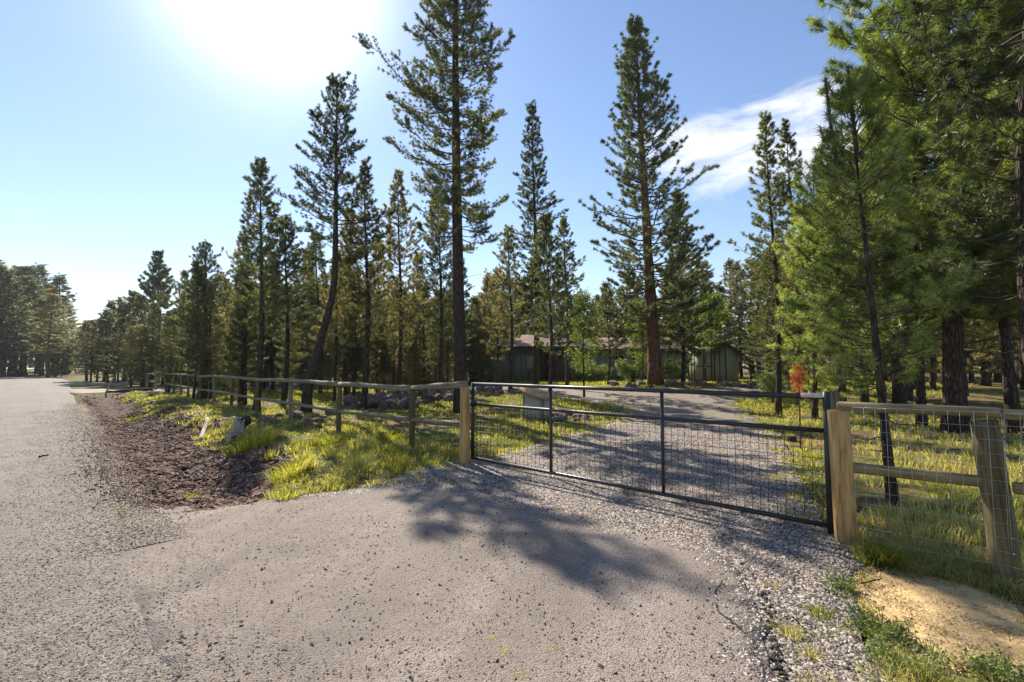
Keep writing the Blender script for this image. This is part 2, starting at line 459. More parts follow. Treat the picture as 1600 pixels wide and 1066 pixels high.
M['post'] = m_wood('yellowed_treated_post', (0.30, 0.17, 0.06), (0.50, 0.31, 0.12), (0.60, 0.43, 0.20))
M['post_green'] = m_wood('greenish_old_post', (0.08, 0.062, 0.03), (0.16, 0.125, 0.06), (0.28, 0.23, 0.12))
M['rail_end'] = simple('sawn_end_grain', (0.30, 0.23, 0.15), (0.42, 0.34, 0.22), 30)
M['gate'] = simple('dark_painted_steel', (0.018, 0.018, 0.02), (0.035, 0.034, 0.036), 20, 0.42, 0.1, 0.001, spec=0.5)
M['wire'] = simple('dark_wire', (0.03, 0.025, 0.025), (0.06, 0.05, 0.05), 20, 0.5, metal=0.3)
M['galv'] = simple('galvanised_wire', (0.38, 0.38, 0.38), (0.6, 0.6, 0.6), 20, 0.35, metal=0.7)
M['hinge'] = simple('blue_black_hinge', (0.02, 0.03, 0.06), (0.05, 0.06, 0.10), 20, 0.4, metal=0.3)
M['tag'] = simple('pinkish_label_plate', (0.45, 0.33, 0.34), (0.75, 0.68, 0.68), 60, 0.5, 0.05)
def m_siding(name, col, k=5.0):
    m, t, out = newmat(name)
    oc = N(t, 'ShaderNodeTexCoord').outputs['Object']
    n = noise(t, coords(t, False, (1, 1, 0.3)), 2.5, 4)
    c = ramp(t, n, [(0.3, tuple(x * 0.8 for x in col)), (0.7, col)])
    nb = bump(t, noise(t, coords(t, False, (1, 1, 0.1)), 25, 3), 0.3, 0.004)
    pbsdf(t, out, c, 0.8, nb, spec=0.2)
    return m
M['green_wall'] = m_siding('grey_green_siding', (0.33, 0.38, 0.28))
M['garage'] = m_siding('shaded_green_siding', (0.19, 0.24, 0.18))  # house green made darker: the garage front's shade is put into the colour
M['shed_wall'] = m_siding('sage_green_boards', (0.29, 0.32, 0.20))
M['trim'] = simple('dark_brown_trim', (0.035, 0.03, 0.025), (0.06, 0.05, 0.04), 10)
M['box_wall'] = simple('grey_green_painted_panel', (0.33, 0.31, 0.24), (0.42, 0.39, 0.31), 4, 0.7)
M['box_wood'] = m_wood('tan_roof_boards', (0.34, 0.20, 0.10), (0.50, 0.32, 0.18), (0.62, 0.46, 0.30), axis=0, sc=8)
M['shingle'] = simple('brown_shingles', (0.18, 0.115, 0.09), (0.36, 0.25, 0.20), 9, 0.9)
M['felt'] = simple('dark_roof_felt', (0.05, 0.045, 0.04), (0.09, 0.08, 0.07), 9, 0.9)
M['white'] = simple('white_window_frame', (0.65, 0.65, 0.62), (0.75, 0.75, 0.72), 10)
m_, t_, o_ = newmat('window_glass'); pbsdf(t_, o_, (0.03, 0.035, 0.04), 0.08, spec=0.6); M['glass'] = m_
M['brown_wall'] = simple('brown_stained_boards', (0.10, 0.06, 0.04), (0.17, 0.10, 0.065), 6)
M['redfence'] = simple('red_brown_fence_boards', (0.20, 0.075, 0.04), (0.32, 0.13, 0.07), 5)
M['bleach'] = m_wood('bleached_dead_wood', (0.16, 0.13, 0.10), (0.36, 0.32, 0.27), (0.62, 0.57, 0.50))
M['moss'] = simple('yellow_moss_dust', (0.45, 0.33, 0.08), (0.62, 0.5, 0.16), 30, 0.95)
M['pink'] = simple('pale_pink_gravel', (0.24, 0.19, 0.17), (0.36, 0.30, 0.27), 20, 0.9, 0.8, 0.02, world=True)
M['tar'] = simple('black_tar_edge', (0.012, 0.011, 0.011), (0.04, 0.036, 0.034), 30, 0.7, 1.0, 0.02, world=True)

# ------------------------------------------------------------------ THE GROUND
def noisy(poly, step=0.18, amp=0.05, seed=1, far=60):
    out = []
    n = len(poly)
    for i in range(n):
        a = np.array(poly[i]); b = np.array(poly[(i + 1) % n])
        L = np.linalg.norm(b - a); dist = max(2, min(np.linalg.norm((a + b) / 2), far))
        st = step * (0.6 + dist / 9)
        k = max(1, int(L / st)); nr = np.array([-(b - a)[1], (b - a)[0]]) / (L + 1e-9)
        for j in range(k):
            p = a + (b - a) * j / k
            w = float(fbm(p[0] * 2.1, p[1] * 2.1, seed, 4)) * 2 * amp * (0.7 + dist / 9)
            if j: w += (random.random() - .5) * amp * 0.5
            out.append(tuple(p + nr * w))
    return out
def smooth_poly(pts, it=1):
    for _ in range(it):
        q = []
        n = len(pts)
        for i in range(n):
            a = pts[i]; b = pts[(i + 1) % n]
            q.append((a[0] * .75 + b[0] * .25, a[1] * .75 + b[1] * .25)); q.append((a[0] * .25 + b[0] * .75, a[1] * .25 + b[1] * .75))
        pts = q
    return pts
def sheet(name, poly, mat, off, skirt=0.04, sp=0.22, mat2=None, kind='structure', zfun=None):
    xs = [p[0] for p in poly]; ys = [p[1] for p in poly]
    pts = []
    for (r0, r1, s) in ((0, 9, sp), (9, 22, sp * 2.2), (22, 70, sp * 5), (70, 400, 6)):
        X, Y = np.meshgrid(np.arange(max(min(xs), -r1), min(max(xs), r1), s), np.arange(max(min(ys), -r1), min(max(ys), r1), s))
        X = X.ravel() + RNG.uniform(-.3, .3, X.size) * s; Y = Y.ravel() + RNG.uniform(-.3, .3, Y.size) * s
        rr = np.hypot(X, Y); k = (rr >= r0) & (rr < r1)
        X, Y = X[k], Y[k]
        k = inpoly(X, Y, poly); X, Y = X[k], Y[k]
        pts += list(zip(X, Y))
    n = len(poly)
    V2 = [Vector(p) for p in poly] + [Vector(p) for p in pts]
    r = delaunay_2d_cdt(V2, [], [list(range(n))], 1, 1e-5)
    V = np.array([(p.x, p.y) for p in r[0]]); F = [tuple(f) for f in r[2]]
    F = np.array([f for f in F if len(f) == 3])
    a, b, c = V[F[:, 0]], V[F[:, 1]], V[F[:, 2]]
    neg = ((b[:, 0] - a[:, 0]) * (c[:, 1] - a[:, 1]) - (b[:, 1] - a[:, 1]) * (c[:, 0] - a[:, 0])) < 0
    F[neg] = F[neg][:, ::-1]
    Z = g(V[:, 0], V[:, 1]) + off
    if zfun is not None: Z = Z + zfun(V[:, 0], V[:, 1])
    V3 = np.column_stack([V, Z])
    # skirt along boundary
    e = np.vstack([F[:, [0, 1]], F[:, [1, 2]], F[:, [2, 0]]])
    key = {}
    for p, q in e.tolist(): key[(p, q)] = 1
    bd = [(p, q) for (p, q) in key if (q, p) not in key]
    lo = {}; ex = []; mi = [0] * len(F)
    F = F.tolist()
    for p, q in bd:
        for w in (p, q):
            if w not in lo: lo[w] = len(V3) + len(ex); ex.append((V3[w][0], V3[w][1], V3[w][2] - skirt))
        F += [(q, p, lo[p]), (q, lo[p], lo[q])]; mi += [1 if mat2 and V3[p][0] > .9 else 0] * 2
    V3 = np.vstack([V3, np.array(ex)])
    me = mesh_np(name, V3, np.array(F), [mat] + ([mat2] if mat2 else []), True, mi)
    return tag(link(name, me), kind=kind)

px = lambda L: [P(a, b) for a, b in L]
# driveway apron (old asphalt)
apron_in = px([(400, 784), (480, 777), (560, 769), (620, 757), (720, 768), (820, 790), (920, 815), (1010, 838), (1090, 856), (1140, 880), (1172, 925), (1190, 970), (1203, 1020), (1222, 1066), (1250, 1150), (1290, 1300)])
apron = [xy(-0.05, 6.62)] + px([(300, 789)]) + apron_in + [(1.9, -0.5), (1.2, -2.0), xy(-0.25, -1.5), xy(-0.12, 0.5), xy(-0.2, 2), xy(-0.05, 3.5), xy(-0.18, 5)]
apron = noisy(apron, 0.09, 0.06, 5)
gravel = px([(575, 770), (640, 735), (700, 724), (745, 718), (800, 704), (880, 684), (950, 664), (985, 646), (950, 633), (890, 624), (820, 618), (740, 614), (700, 610), (690, 601), (800, 601.5), (950, 606), (1060, 608), (1140, 606), (1235, 600), (1238, 608), (1195, 614), (1165, 621), (1150, 633), (1172, 650), (1212, 668), (1232, 700), (1248, 750), (1290, 824), (1322, 852), (1345, 885), (1318, 915), (1345, 960), (1350, 1010), (1400, 1066), (1450, 1200)]) + [(1.9, -0.6), (1.0, 0.4)] + px([(1150, 1066), (1080, 900), (900, 840), (700, 800), (600, 785)])
gravel = noisy(gravel, 0.16, 0.05, 9)
ROADW = 9.5
mulch = [xy(-0.12 + 0.02 * (v - 6.4) + 1.1 * math.exp(-(v - 6.45) / .7), v) for v in np.concatenate([np.arange(6.45, 9, .3), np.arange(9.2, 36.6, 1.0)])]
mulch += [xy(1.55 + 0.35 * float(vnoise(v * .5, 0, 4)) - 0.5 * math.exp(-((v - 6.4) / .8) ** 2), v) for v in np.arange(36.4, 6.5, -1.0)]
mulch = noisy(mulch, 0.15, 0.07, 13)
sand = noisy(smooth_poly(px([(1325, 912), (1395, 890), (1470, 900), (1545, 925), (1600, 975), (1690, 1030), (1640, 1070), (1545, 1050), (1470, 1035), (1420, 985), (1360, 955)])), 0.06, 0.07, 17)
far_drive = noisy([xy(-0.1, 37.5), xy(2, 38.2), xy(6, 38.4), xy(13, 37.5), xy(22, 36), xy(22, 40), xy(12, 43.3), xy(5, 44), xy(-0.1, 45.8)], 0.5, 0.03, 19)
road_c = []
for v in np.concatenate([np.arange(-25, 55, 2.0), np.arange(55, 190, 4.0)]):
    bend = max(0, v - 75) ** 2 * 0.0030
    road_c.append((v, -bend))
ZONES = [apron, gravel, mulch, sand, far_drive]

xs = np.sinh(np.linspace(-6.3, 6.3, 380)) * (620 / math.sinh(6.3))
ys = np.sinh(np.linspace(-3.6, 6.3, 400)) * (700 / math.sinh(6.3)) + 5.0
XX, YY = np.meshgrid(xs, ys)
ZZ = g(XX, YY)
for z in ZONES: ZZ = ZZ - 0.05 * inpoly(XX, YY, z)
U_, V_ = uv(XX, YY)
bend = np.maximum(0, V_ - 75) ** 2 * 0.0030
ZZ = ZZ - 0.06 * ((U_ + bend < -0.02) & (U_ + bend > -ROADW - 0.2) & (V_ < 190))
ny, nx = XX.shape
idx = np.arange(nx * ny).reshape(ny, nx)
F = np.stack([idx[:-1, :-1], idx[:-1, 1:], idx[1:, 1:], idx[1:, :-1]], -1).reshape(-1, 4)
gm = mesh_np('ground', np.column_stack([XX.ravel(), YY.ravel(), ZZ.ravel()]), F, M['ground'], True)
tag(link('ground', gm), kind='structure')

rv = []; rf = []
K = 7
for i, (v, b) in enumerate(road_c):
    for j in range(K):
        u = b - ROADW * j / (K - 1)
        x, y = xy(u - (.02 if j == 0 else 0), v)
        rv.append((x, y, 0.002 + 0.05 * math.sin(PI * j / (K - 1)) + (0 if j not in (0, K - 1) else 0)))
    if i:
        for j in range(K - 1):
            a = (i - 1) * K + j
            rf.append((a, a + 1, a + K + 1, a + K))
rd = mesh_np('road', np.array(rv), np.array(rf)[:, ::-1], M['road'], True)
tag(link('road', rd), kind='structure')
road_pt = lambda u, v: (xy(u, v)[0], xy(u, v)[1], 0.05 * math.sin(PI * min(max(-u, 0), ROADW) / ROADW))

sheet('gravel_driveway', gravel, M['gravel'], 0.012, 0.05)
sheet('driveway_apron', apron, M['apron'], 0.024, 0.03, 0.2, M['tar'], zfun=lambda x, y: -0.021 * sm(0.9, 0.0, uv(x, y)[0]))
sheet('cinder_verge', mulch, M['mulch'], 0.010, 0.04, 0.12, zfun=lambda x, y: 0.07 * fbm(x * 4, y * 4, 31))
sheet('sand_patch', sand, M['sand'], 0.006, 0.05, 0.07, zfun=lambda x, y: 0.05 * fbm(x * 3, y * 3, 41) + 0.03 * fbm(x * 11, y * 11, 43))
sheet('side_driveway', far_drive, M['pink'], 0.02, 0.06)

# ------------------------------------------------------------------ scattered stones (stuff)
def scatter(poly, n, r0, r1, rg, az0=-0.85, az1=0.85):
    """points inside poly, thinner with distance"""
    X = []; Y = []; c = 0
    for _ in range(40):
        r = rg.uniform(r0, r1, n * 2); a = rg.uniform(az0, az1, n * 2)
        x, y = r * np.sin(a), r * np.cos(a)
        k = inpoly(x, y, poly); X.append(x[k]); Y.append(y[k]); c += k.sum()
        if c >= n: break
    return np.concatenate(X)[:n], np.concatenate(Y)[:n]
def rocks_mesh(name, x, y, z, size, mat, rg, flat=0.7, full=False):
    n = len(x)
    if full: B = np.array([(1, 0, 0), (0, 1, 0), (-1, 0, 0), (0, -1, 0), (0, 0, 1), (0, 0, -1)], float); Fb = [(0, 1, 4), (1, 2, 4), (2, 3, 4), (3, 0, 4), (1, 0, 5), (2, 1, 5), (3, 2, 5), (0, 3, 5)]
    else: B = np.array([(1, 0, -.2), (0, 1, -.2), (-1, 0, -.2), (0, -1, -.2), (0, 0, 1)], float); Fb = [(0, 1, 4), (1, 2, 4), (2, 3, 4), (3, 0, 4)]
    k = len(B)
    V = np.broadcast_to(B, (n, k, 3)) + rg.uniform(-.35, .35, (n, k, 3))
    V = V * np.stack([rg.uniform(.7, 1.3, n), rg.uniform(.55, 1.0, n), flat * rg.uniform(.6, 1.2, n)], -1)[:, None] * size[:, None, None]
    th = rg.uniform(0, 2 * PI, n)
    c, s = np.cos(th)[:, None], np.sin(th)[:, None]
    X = V[..., 0] * c - V[..., 1] * s + x[:, None]; Y = V[..., 0] * s + V[..., 1] * c + y[:, None]
    Z = V[..., 2] + z[:, None]
    V = np.stack([X, Y, Z], -1).reshape(-1, 3)
    F = (np.array(Fb)[None] + (np.arange(n) * k)[:, None, None]).reshape(-1, 3)
    return mesh_np(name, V, F, mat)
rg = np.random.default_rng(3)
# black cinders loose on the asphalt
rp = [xy(-5, -2), xy(0, -2), xy(0, 9), xy(-3, 9)]
x, y = scatter(apron, 12000, 1.6, 8, rg)
k = (vnoise(x * 1.3, y * 1.3, 5) * 0.6 + vnoise(x * 5, y * 5, 6) * 0.4 + 0.25 * sm(1.0, -2.2, x)) > rg.uniform(0.32, 0.95, len(x))
x, y = x[k], y[k]
sz = 0.0036 * (1 + rg.exponential(0.65, len(x))).clip(0, 5)
tag(link('loose_cinders', rocks_mesh('loose_cinders', x, y, g(x, y) + 0.026, sz, M['cinder'], rg)), kind='stuff', label='loose black cinder pebbles scattered over the asphalt apron')
x, y = scatter(gravel, 80000, 2.2, 13, rg)
k = ~inpoly(x, y, apron) | (rg.random(len(x)) < 0.06)
x, y = x[k], y[k]
sz = (rg.uniform(0.004, 0.010, len(x)) + .007 * (rg.random(len(x)) < .06)) * (1 + 0.06 * np.hypot(x, y))
tag(link('loose_gravel', rocks_mesh('loose_gravel', x, y, g(x, y) + 0.014, sz, M['stone'], rg)), kind='stuff', label='loose grey crushed stone on the driveway round the gate')
gx = np.array([p[0] for p in gravel]); gy = np.array([p[1] for p in gravel])
i = rg.integers(0, len(gx), 9000); x = gx[i] + rg.normal(0, .16, 9000) * (1 + gy[i] / 15); y = gy[i] + rg.normal(0, .16, 9000) * (1 + gy[i] / 15)
k = (y > 2.0) & (y < 22) & ~inpoly(x, y, apron); x, y = x[k], y[k]
ax_ = np.array([p[0] for p in apron]); ay_ = np.array([p[1] for p in apron]); i = rg.integers(0, len(ax_), 16000)
x5 = ax_[i] + rg.normal(0, .11, 16000); y5 = ay_[i] + np.abs(rg.normal(0, .05, 16000)) * -1 + rg.normal(0, .09, 16000)
u5, v5 = uv(x5, y5); k = (u5 > 1.6) & (y5 > 1.5); x = np.concatenate([x, x5[k]]); y = np.concatenate([y, y5[k]])
tag(link('edge_stones', rocks_mesh('edge_stones', x, y, g(x, y) + 0.010 + .016 * inpoly(x, y, apron), rg.uniform(0.004, 0.011, len(x)) * (1 + .05 * y), M['stone'], rg)), kind='stuff', label='stray crushed stone spilling over the driveway edges')
# lighter chips on the road shoulder
shp = [xy(-4.5, -1), xy(0.5, -1), xy(0.5, 24), xy(-4.5, 24)]
x, y = scatter(shp, 40000, 2.0, 26, rg)
u, v = uv(x, y)
k = ((np.abs(u + 0.2) < 0.9 * vnoise(x * 2, y * 2, 8) + 0.25) | (rg.random(len(x)) < 0.22)) & ~(inpoly(x, y, apron) & (rg.random(len(x)) < .7))
x, y, u, v = x[k], y[k], u[k], v[k]
z = np.where(u < 0, 0.004 + 0.05 * np.sin(PI * np.clip(-u, 0, ROADW) / ROADW), g(x, y) + 0.01)
z = np.where(inpoly(x, y, apron), g(x, y) + 0.026, z)
tag(link('road_grit', rocks_mesh('road_grit', x, y, z, rg.uniform(0.002, 0.0065, len(x)) * (1 + 0.07 * np.hypot(x, y)), M['chip'], rg, .6)), kind='stuff', label='brown and grey grit along the edge of the road')
vv = 5.6 + 22 * rg.random(26000) ** 1.5; uu = rg.normal(.12, .28, 26000); x, y = xy(uu, vv); x, y = np.array(x), np.array(y)
k = (np.hypot(x, y) > 3) & ((uu > 0) | (rg.random(26000) < .6)); x, y, uu = x[k], y[k], uu[k]
z = np.where(uu < 0, 0.006 + 0.05 * np.sin(PI * np.clip(-uu, 0, ROADW) / ROADW), g(x, y) + 0.012 + inpoly(x, y, mulch) * 0.07 * fbm(x * 4, y * 4, 31))
tag(link('shoulder_grit', rocks_mesh('shoulder_grit', x, y, z, rg.uniform(0.004, 0.010, len(x)) * (1 + 0.05 * np.hypot(x, y)), M['chip'], rg, .6)), kind='stuff', label='brown grit where the road edge crumbles into the ditch')
# cinder chunks in the ditch
x, y = scatter(mulch, 22000, 5, 30, rg)
k = vnoise(x * 2.2, y * 2.2, 15) * .7 + vnoise(x * 6, y * 6, 16) * .3 + 0.35 * rg.random(len(x)) > 0.42
x, y = x[k], y[k]
mx_ = np.array([p[0] for p in mulch]); my_ = np.array([p[1] for p in mulch]); i = rg.integers(0, len(mx_), 9000)
wd_ = rg.normal(0, .13, (2, 9000)) * (1 + my_[i] / 12); x = np.concatenate([x, mx_[i] + wd_[0]]); y = np.concatenate([y, my_[i] + wd_[1]])
u, v = uv(x, y)
sz = rg.uniform(0.012, 0.05, len(x)) * rg.uniform(.6, 1.3, len(x)) * (0.35 + 0.8 * sm(0, 0.9, u)) * sm(5.6, 8.5, v + .6).clip(.35, 1)
tag(link('cinder_chunks', rocks_mesh('cinder_chunks', x, y, np.where(u < 0, 0.01, g(x, y) + inpoly(x, y, mulch) * 0.07 * fbm(x * 4, y * 4, 31) + 0.012), sz, M['chunk'], rg, .7, True)), kind='stuff', label='rough red brown cinder and bark pieces filling the roadside ditch')

# ------------------------------------------------------------------ grass (stuff)
def blades(name, x, y, z, h, w, lean, az, mat, seg=2):
    n = len(x)
    rgx = np.random.default_rng(n)
    f = rgx.uniform(0, 2 * PI, n)                      # facing of the blade's flat side
    wx, wy = np.cos(f) * w / 2, np.sin(f) * w / 2
    lx, ly = np.cos(az) * lean * h, np.sin(az) * lean * h
    B = np.stack([x, y, z], -1)
    Wv = np.stack([wx, wy, np.zeros(n)], -1)
    Mid = B + np.stack([lx * .32, ly * .32, h * .62], -1)
    Tip = B + np.stack([lx, ly, h * (1 - 0.35 * lean)], -1)
    V = np.stack([B - Wv, B + Wv, Mid + Wv * .8, Mid - Wv * .8, Tip], 1).reshape(-1, 3)
    F = (np.array([(0, 1, 2), (0, 2, 3), (3, 2, 4)])[None] + (np.arange(n) * 5)[:, None, None]).reshape(-1, 3)
    return mesh_np(name, V, F, mat)
def clumps(cx, cy, per, rad, h, rg, wscale=1.0, leanm=0.8):
    """bunch grass: blades fan out from each clump's centre"""
    n = len(cx)
    per = np.broadcast_to(per, (n,)).astype(int); i = np.repeat(np.arange(n), per)
    a = rg.uniform(0, 2 * PI, len(i)); q = np.sqrt(rg.random(len(i)))
    rad = np.broadcast_to(rad, (n,))[i]; h = np.broadcast_to(h, (n,))[i] * rg.uniform(.55, 1.15, len(i))
    x = cx[i] + np.cos(a) * q * rad; y = cy[i] + np.sin(a) * q * rad
    az = a + rg.normal(0, .5, len(i)); lean = (0.12 + q * leanm * rg.uniform(.5, 1.2, len(i))).clip(0, 1.3)
    w = (0.0035 + 0.0009 * np.hypot(x, y)) * wscale
    return x, y, g(x, y) - 0.01, h, w, lean, az
def outside(x, y, zones):
    k = np.ones(len(x), bool)
    for z in zones: k &= ~inpoly(x, y, z)
    return k
rg = np.random.default_rng(12)
def put(name, label, parts, mat):
    A = [np.concatenate([np.broadcast_to(p[i], p[0].shape) for p in parts]) for i in range(7)]
    tag(link(name, blades(name, *A, mat)), kind='stuff', label=label)
# verge bank between ditch and fence
verge = [xy(1.35, 6.3), xy(5.2, 6.55), xy(5.2, 20), xy(5.2, 36.5), xy(1.5, 36.5), xy(1.5, 20)]
x, y = scatter(verge, 3300, 5.5, 34, rg)
k = outside(x, y, [gravel, mulch]) & (vnoise(x * 1.1, y * 1.1, 51) * .5 + vnoise(x * 3.2, y * 3.2, 52) * .5 > 0.44)
x, y = x[k], y[k]
q_ = vnoise(x * 1.7, y * 1.7, 88) + .3 * rg.random(len(x)) > .82; xd, yd = x[q_], y[q_]; x, y = x[~q_], y[~q_]
dd = np.hypot(x, y); big = sm(16, 6, dd)
p1 = clumps(x, y, (10 + 26 * big * rg.uniform(.4, 1.3, len(x))), 0.06 + 0.10 * rg.random(len(x)), (0.06 + 0.17 * rg.random(len(x)) ** 2.2) * (0.75 + .25 * big), rg, 1.0, 1.1)
pdry = clumps(xd, yd, (10 + 26 * sm(16, 6, np.hypot(xd, yd))), 0.06 + 0.08 * rg.random(len(xd)), 0.06 + 0.14 * rg.random(len(xd)), rg, 1.0, 1.1)
put('verge_dry_grass', 'straw coloured dry grass patches on the bank below the rail fence', [pdry], M['grass_dry'])
put('verge_grass', 'bright yellow green grass in clumps on the bank below the rail fence', [p1], M['grass'])
# behind the fence on the left, round the box, and far under the trees
yard = [xy(5.0, 5.0), xy(16, 6), xy(40, 0), xy(60, 40), xy(5, 46), xy(5.0, 20)]
x, y = scatter(yard, 6500, 6.5, 42, rg, -0.82, 0.75)
k = outside(x, y, [gravel, far_drive]) & (fbm(x * .5, y * .5, 61) * 1.4 + vnoise(x * 2, y * 2, 62) * .35 > 0.10)
x, y = x[k], y[k]
p2 = clumps(x, y, 12, 0.16 + 0.008 * np.hypot(x, y), 0.05 + 0.07 * rg.random(len(x)) + .0012 * np.hypot(x, y), rg, 1.5)
put('meadow_grass', 'short sunlit grass between the pines behind the fence', [p2], M['grass'])
i = rg.integers(0, len(gx), 900); x = gx[i] + rg.normal(0, .14, 900) * (1 + gy[i] / 12); y = gy[i] + rg.normal(0, .14, 900) * (1 + gy[i] / 12)
k = (y > 4.6) & (y < 26) & ~inpoly(x, y, apron) & (np.abs(x - .5) > -9) & ~((x > 0) & (x < 3.2) & (y < 4.6)) & (rg.random(900) < .8); x, y = x[k], y[k]
put('edge_grass', 'grass creeping into the edges of the gravel driveway', [clumps(x, y, 16, 0.07 + 0.006 * y, 0.05 + 0.07 * rg.random(len(x)), rg, 1.2)], M['grass'])
# right-hand side beyond the fence
rt = [P(1250, 700), P(1330, 850), P(1420, 885), (9, 2.2), (16, 9), (14, 26), P(1235, 612), P(1160, 630), P(1220, 665)]
x, y = scatter(rt, 3000, 3.4, 24, rg, 0.3, 1.2)
k = outside(x, y, [gravel, sand]) & (vnoise(x * .9, y * .9, 71) * .65 + vnoise(x * 3, y * 3, 72) * .35 > 0.33)
x, y = x[k], y[k]
big = sm(12, 4, np.hypot(x, y))
p3 = clumps(x, y, 10 + 30 * big, 0.09 + 0.10 * rg.random(len(x)), (0.07 + 0.15 * rg.random(len(x)) ** 1.6), rg)
put('fence_side_grass', 'tall yellow green grass behind the wire fence on the right', [p3], M['grass_dry'])
# tufts and weeds on the bare strip beside the asphalt
strip = px([(1200, 960), (1190, 900), (1320, 880), (1340, 950), (1420, 1010), (1600, 1040), (1640, 1100), (1560, 1250), (1300, 1250)])
x, y = scatter(strip, 70, 1.9, 3.6, rg, 0.3, 1.0)
k = outside(x, y, [apron]); x, y = x[k], y[k]
p4 = clumps(x, y, rg.integers(14, 60, len(x)), 0.02 + 0.05 * rg.random(len(x)), 0.03 + 0.06 * rg.random(len(x)), rg, .55, 1.1)
edge = px([(1345, 880), (1420, 892), (1560, 925), (1700, 985), (1720, 960), (1600, 905), (1450, 870), (1350, 862)])
x, y = scatter(edge, 260, 2.5, 5.5, rg, 0.3, 1.1)
p5 = clumps(x, y, 40, 0.05 + .04 * rg.random(len(x)), 0.06 + 0.10 * rg.random(len(x)), rg, .7, 1.0)
bot = px([(1380, 1030), (1500, 1045), (1640, 1060), (1700, 1250), (1500, 1300), (1380, 1200)])
x, y = scatter(bot, 130, 1.6, 3.2, rg, 0.3, 1.1)
p6 = clumps(x, y, 36, 0.05, 0.05 + 0.08 * rg.random(len(x)), rg, .5, 1.2)
put('shoulder_grass', 'thin grass and straw on the gravelly strip and round the sand patch', [p4, p5, p6], M['grass_dry'])
sxx = np.array([p[0] for p in sand]); syy = np.array([p[1] for p in sand]); i = rg.integers(0, len(sxx), 5200)
x = sxx[i] + rg.normal(0, .06, 5200); y = syy[i] + rg.normal(0, .06, 5200)
x4, y4 = scatter(sand, 3800, 2, 5, rg, .3, 1.1); x = np.concatenate([x, x4]); y = np.concatenate([y, y4])
tag(link('sand_crumbs', rocks_mesh('sand_crumbs', x, y, g(x, y) + 0.006 + inpoly(x, y, sand) * 0.05 * fbm(x * 3, y * 3, 41), rg.uniform(.002, .009, len(x)), M['crumb'], rg)), kind='stuff', label='crumbs of yellow sandy soil in and round the bare patch')
i = rg.integers(0, len(sxx), 150); x = sxx[i] + rg.normal(0, .05, 150); y = syy[i] + rg.normal(0, .05, 150)
put('patch_edge_grass', 'thin grass creeping over the edge of the sandy patch', [clumps(x, y, 16, 0.03, 0.03 + .05 * rg.random(150), rg, .55, 1.1)], M['grass_dry'])
# big tufts one can count
def tuft(px_, py_, n, rad, h, label, mat='grass', w=0.7, zoff=0.0):
    x0, y0 = P(px_, py_)
    A = clumps(np.array([x0]), np.array([y0]), n, rad, h, rg, w, 1.15)
    A = list(A); z0 = gz(x0, y0)
    A[0] = A[0] - x0; A[1] = A[1] - y0; A[2] = A[2] - z0
    A[4] = np.broadcast_to(A[4], A[0].shape)
    me = blades('grass_tuft', *A, M[mat])
    return tag(link('grass_tuft', me, loc=(x0, y0, z0)), label, 'grass tuft')
tuft(1378, 884, 520, 0.06, 0.21, 'dark green grass tuft at the foot of the yellow gate post', w=0.75)
tuft(1232, 995, 150, 0.05, 0.085, 'straw yellow tuft close beside the broken asphalt edge', 'grass_dry')
tuft(1283, 965, 150, 0.05, 0.085, 'small green yellow tuft in the gravel between asphalt and sand', 'grass')
tuft(1205, 918, 70, 0.04, 0.06, 'tiny pale tuft at the seam of asphalt and gravel', 'grass_dry')
tuft(1248, 872, 60, 0.03, 0.05, 'tiny green tuft on the grey gravel near the gate end', 'grass')
tuft(296, 779, 260, 0.17, 0.09, 'lone yellow green tuft low in the ditch by the asphalt', 'grass', 1.2)
tuft(208, 657, 240, 0.42, 0.16, 'yellow green tuft at the far left side of the grassy bank', 'grass', 1.6)
tuft(395, 700, 520, 0.34, 0.36, 'large arching tuft in front of the bleached stump', 'grass', 1.0)
tuft(455, 750, 480, 0.22, 0.30, 'bright tuft on the bank nearest the ditch', 'grass', 1.0)
tuft(520, 700, 520, 0.30, 0.34, 'arching tuft on the bank below the second fence post', 'grass', 1.0)
tuft(610, 690, 420, 0.26, 0.28, 'green tuft in the shade near the gate end of the fence', 'grass', 1.0)
tuft(1310, 790, 260, 0.12, 0.22, 'loose tuft behind the latch end of the gate', 'grass_dry', .9)
tuft(1480, 770, 420, 0.22, 0.22, 'wide pale tuft behind the middle of the wire fence', 'grass_dry', .9)

# needle litter / sticks
x, y = scatter(rt, 4500, 3.2, 12, rg, 0.3, 1.2)
k = outside(x, y, [gravel, sand]) & (vnoise(x * .9, y * .9, 71) < 0.55); x, y = x[k], y[k]
A = (x, y, g(x, y) + 0.004, rg.uniform(.03, .07, len(x)) * .35, np.full(len(x), .006), rg.uniform(2.5, 3.5, len(x)), rg.uniform(0, 2 * PI, len(x)))
x2, y2 = scatter(yard, 9000, 7, 30, rg, -0.8, .75); k = outside(x2, y2, [gravel]); x2, y2 = x2[k], y2[k]
A2 = (x2, y2, g(x2, y2) + 0.004, rg.uniform(.03, .07, len(x2)) * .5, .006 + .001 * np.hypot(x2, y2), rg.uniform(2.5, 3.2, len(x2)), rg.uniform(0, 2 * PI, len(x2)))
xv, yv = scatter(verge, 7000, 5.5, 25, rg); A4 = (xv, yv, g(xv, yv) + .004, rg.uniform(.02, .06, len(xv)) * .5, .005 + .001 * np.hypot(xv, yv), rg.uniform(2.5, 3.2, len(xv)), rg.uniform(0, 2 * PI, len(xv)))
x3, y3 = scatter(sand, 1400, 2, 5, rg, .3, 1.1)
A3 = (x3, y3, g(x3, y3) + 0.05 * fbm(x3 * 3, y3 * 3, 41) + 0.018, rg.uniform(.01, .03, len(x3)) * .4, np.full(len(x3), .003), rg.uniform(2.5, 3.5, len(x3)), rg.uniform(0, 2 * PI, len(x3)))
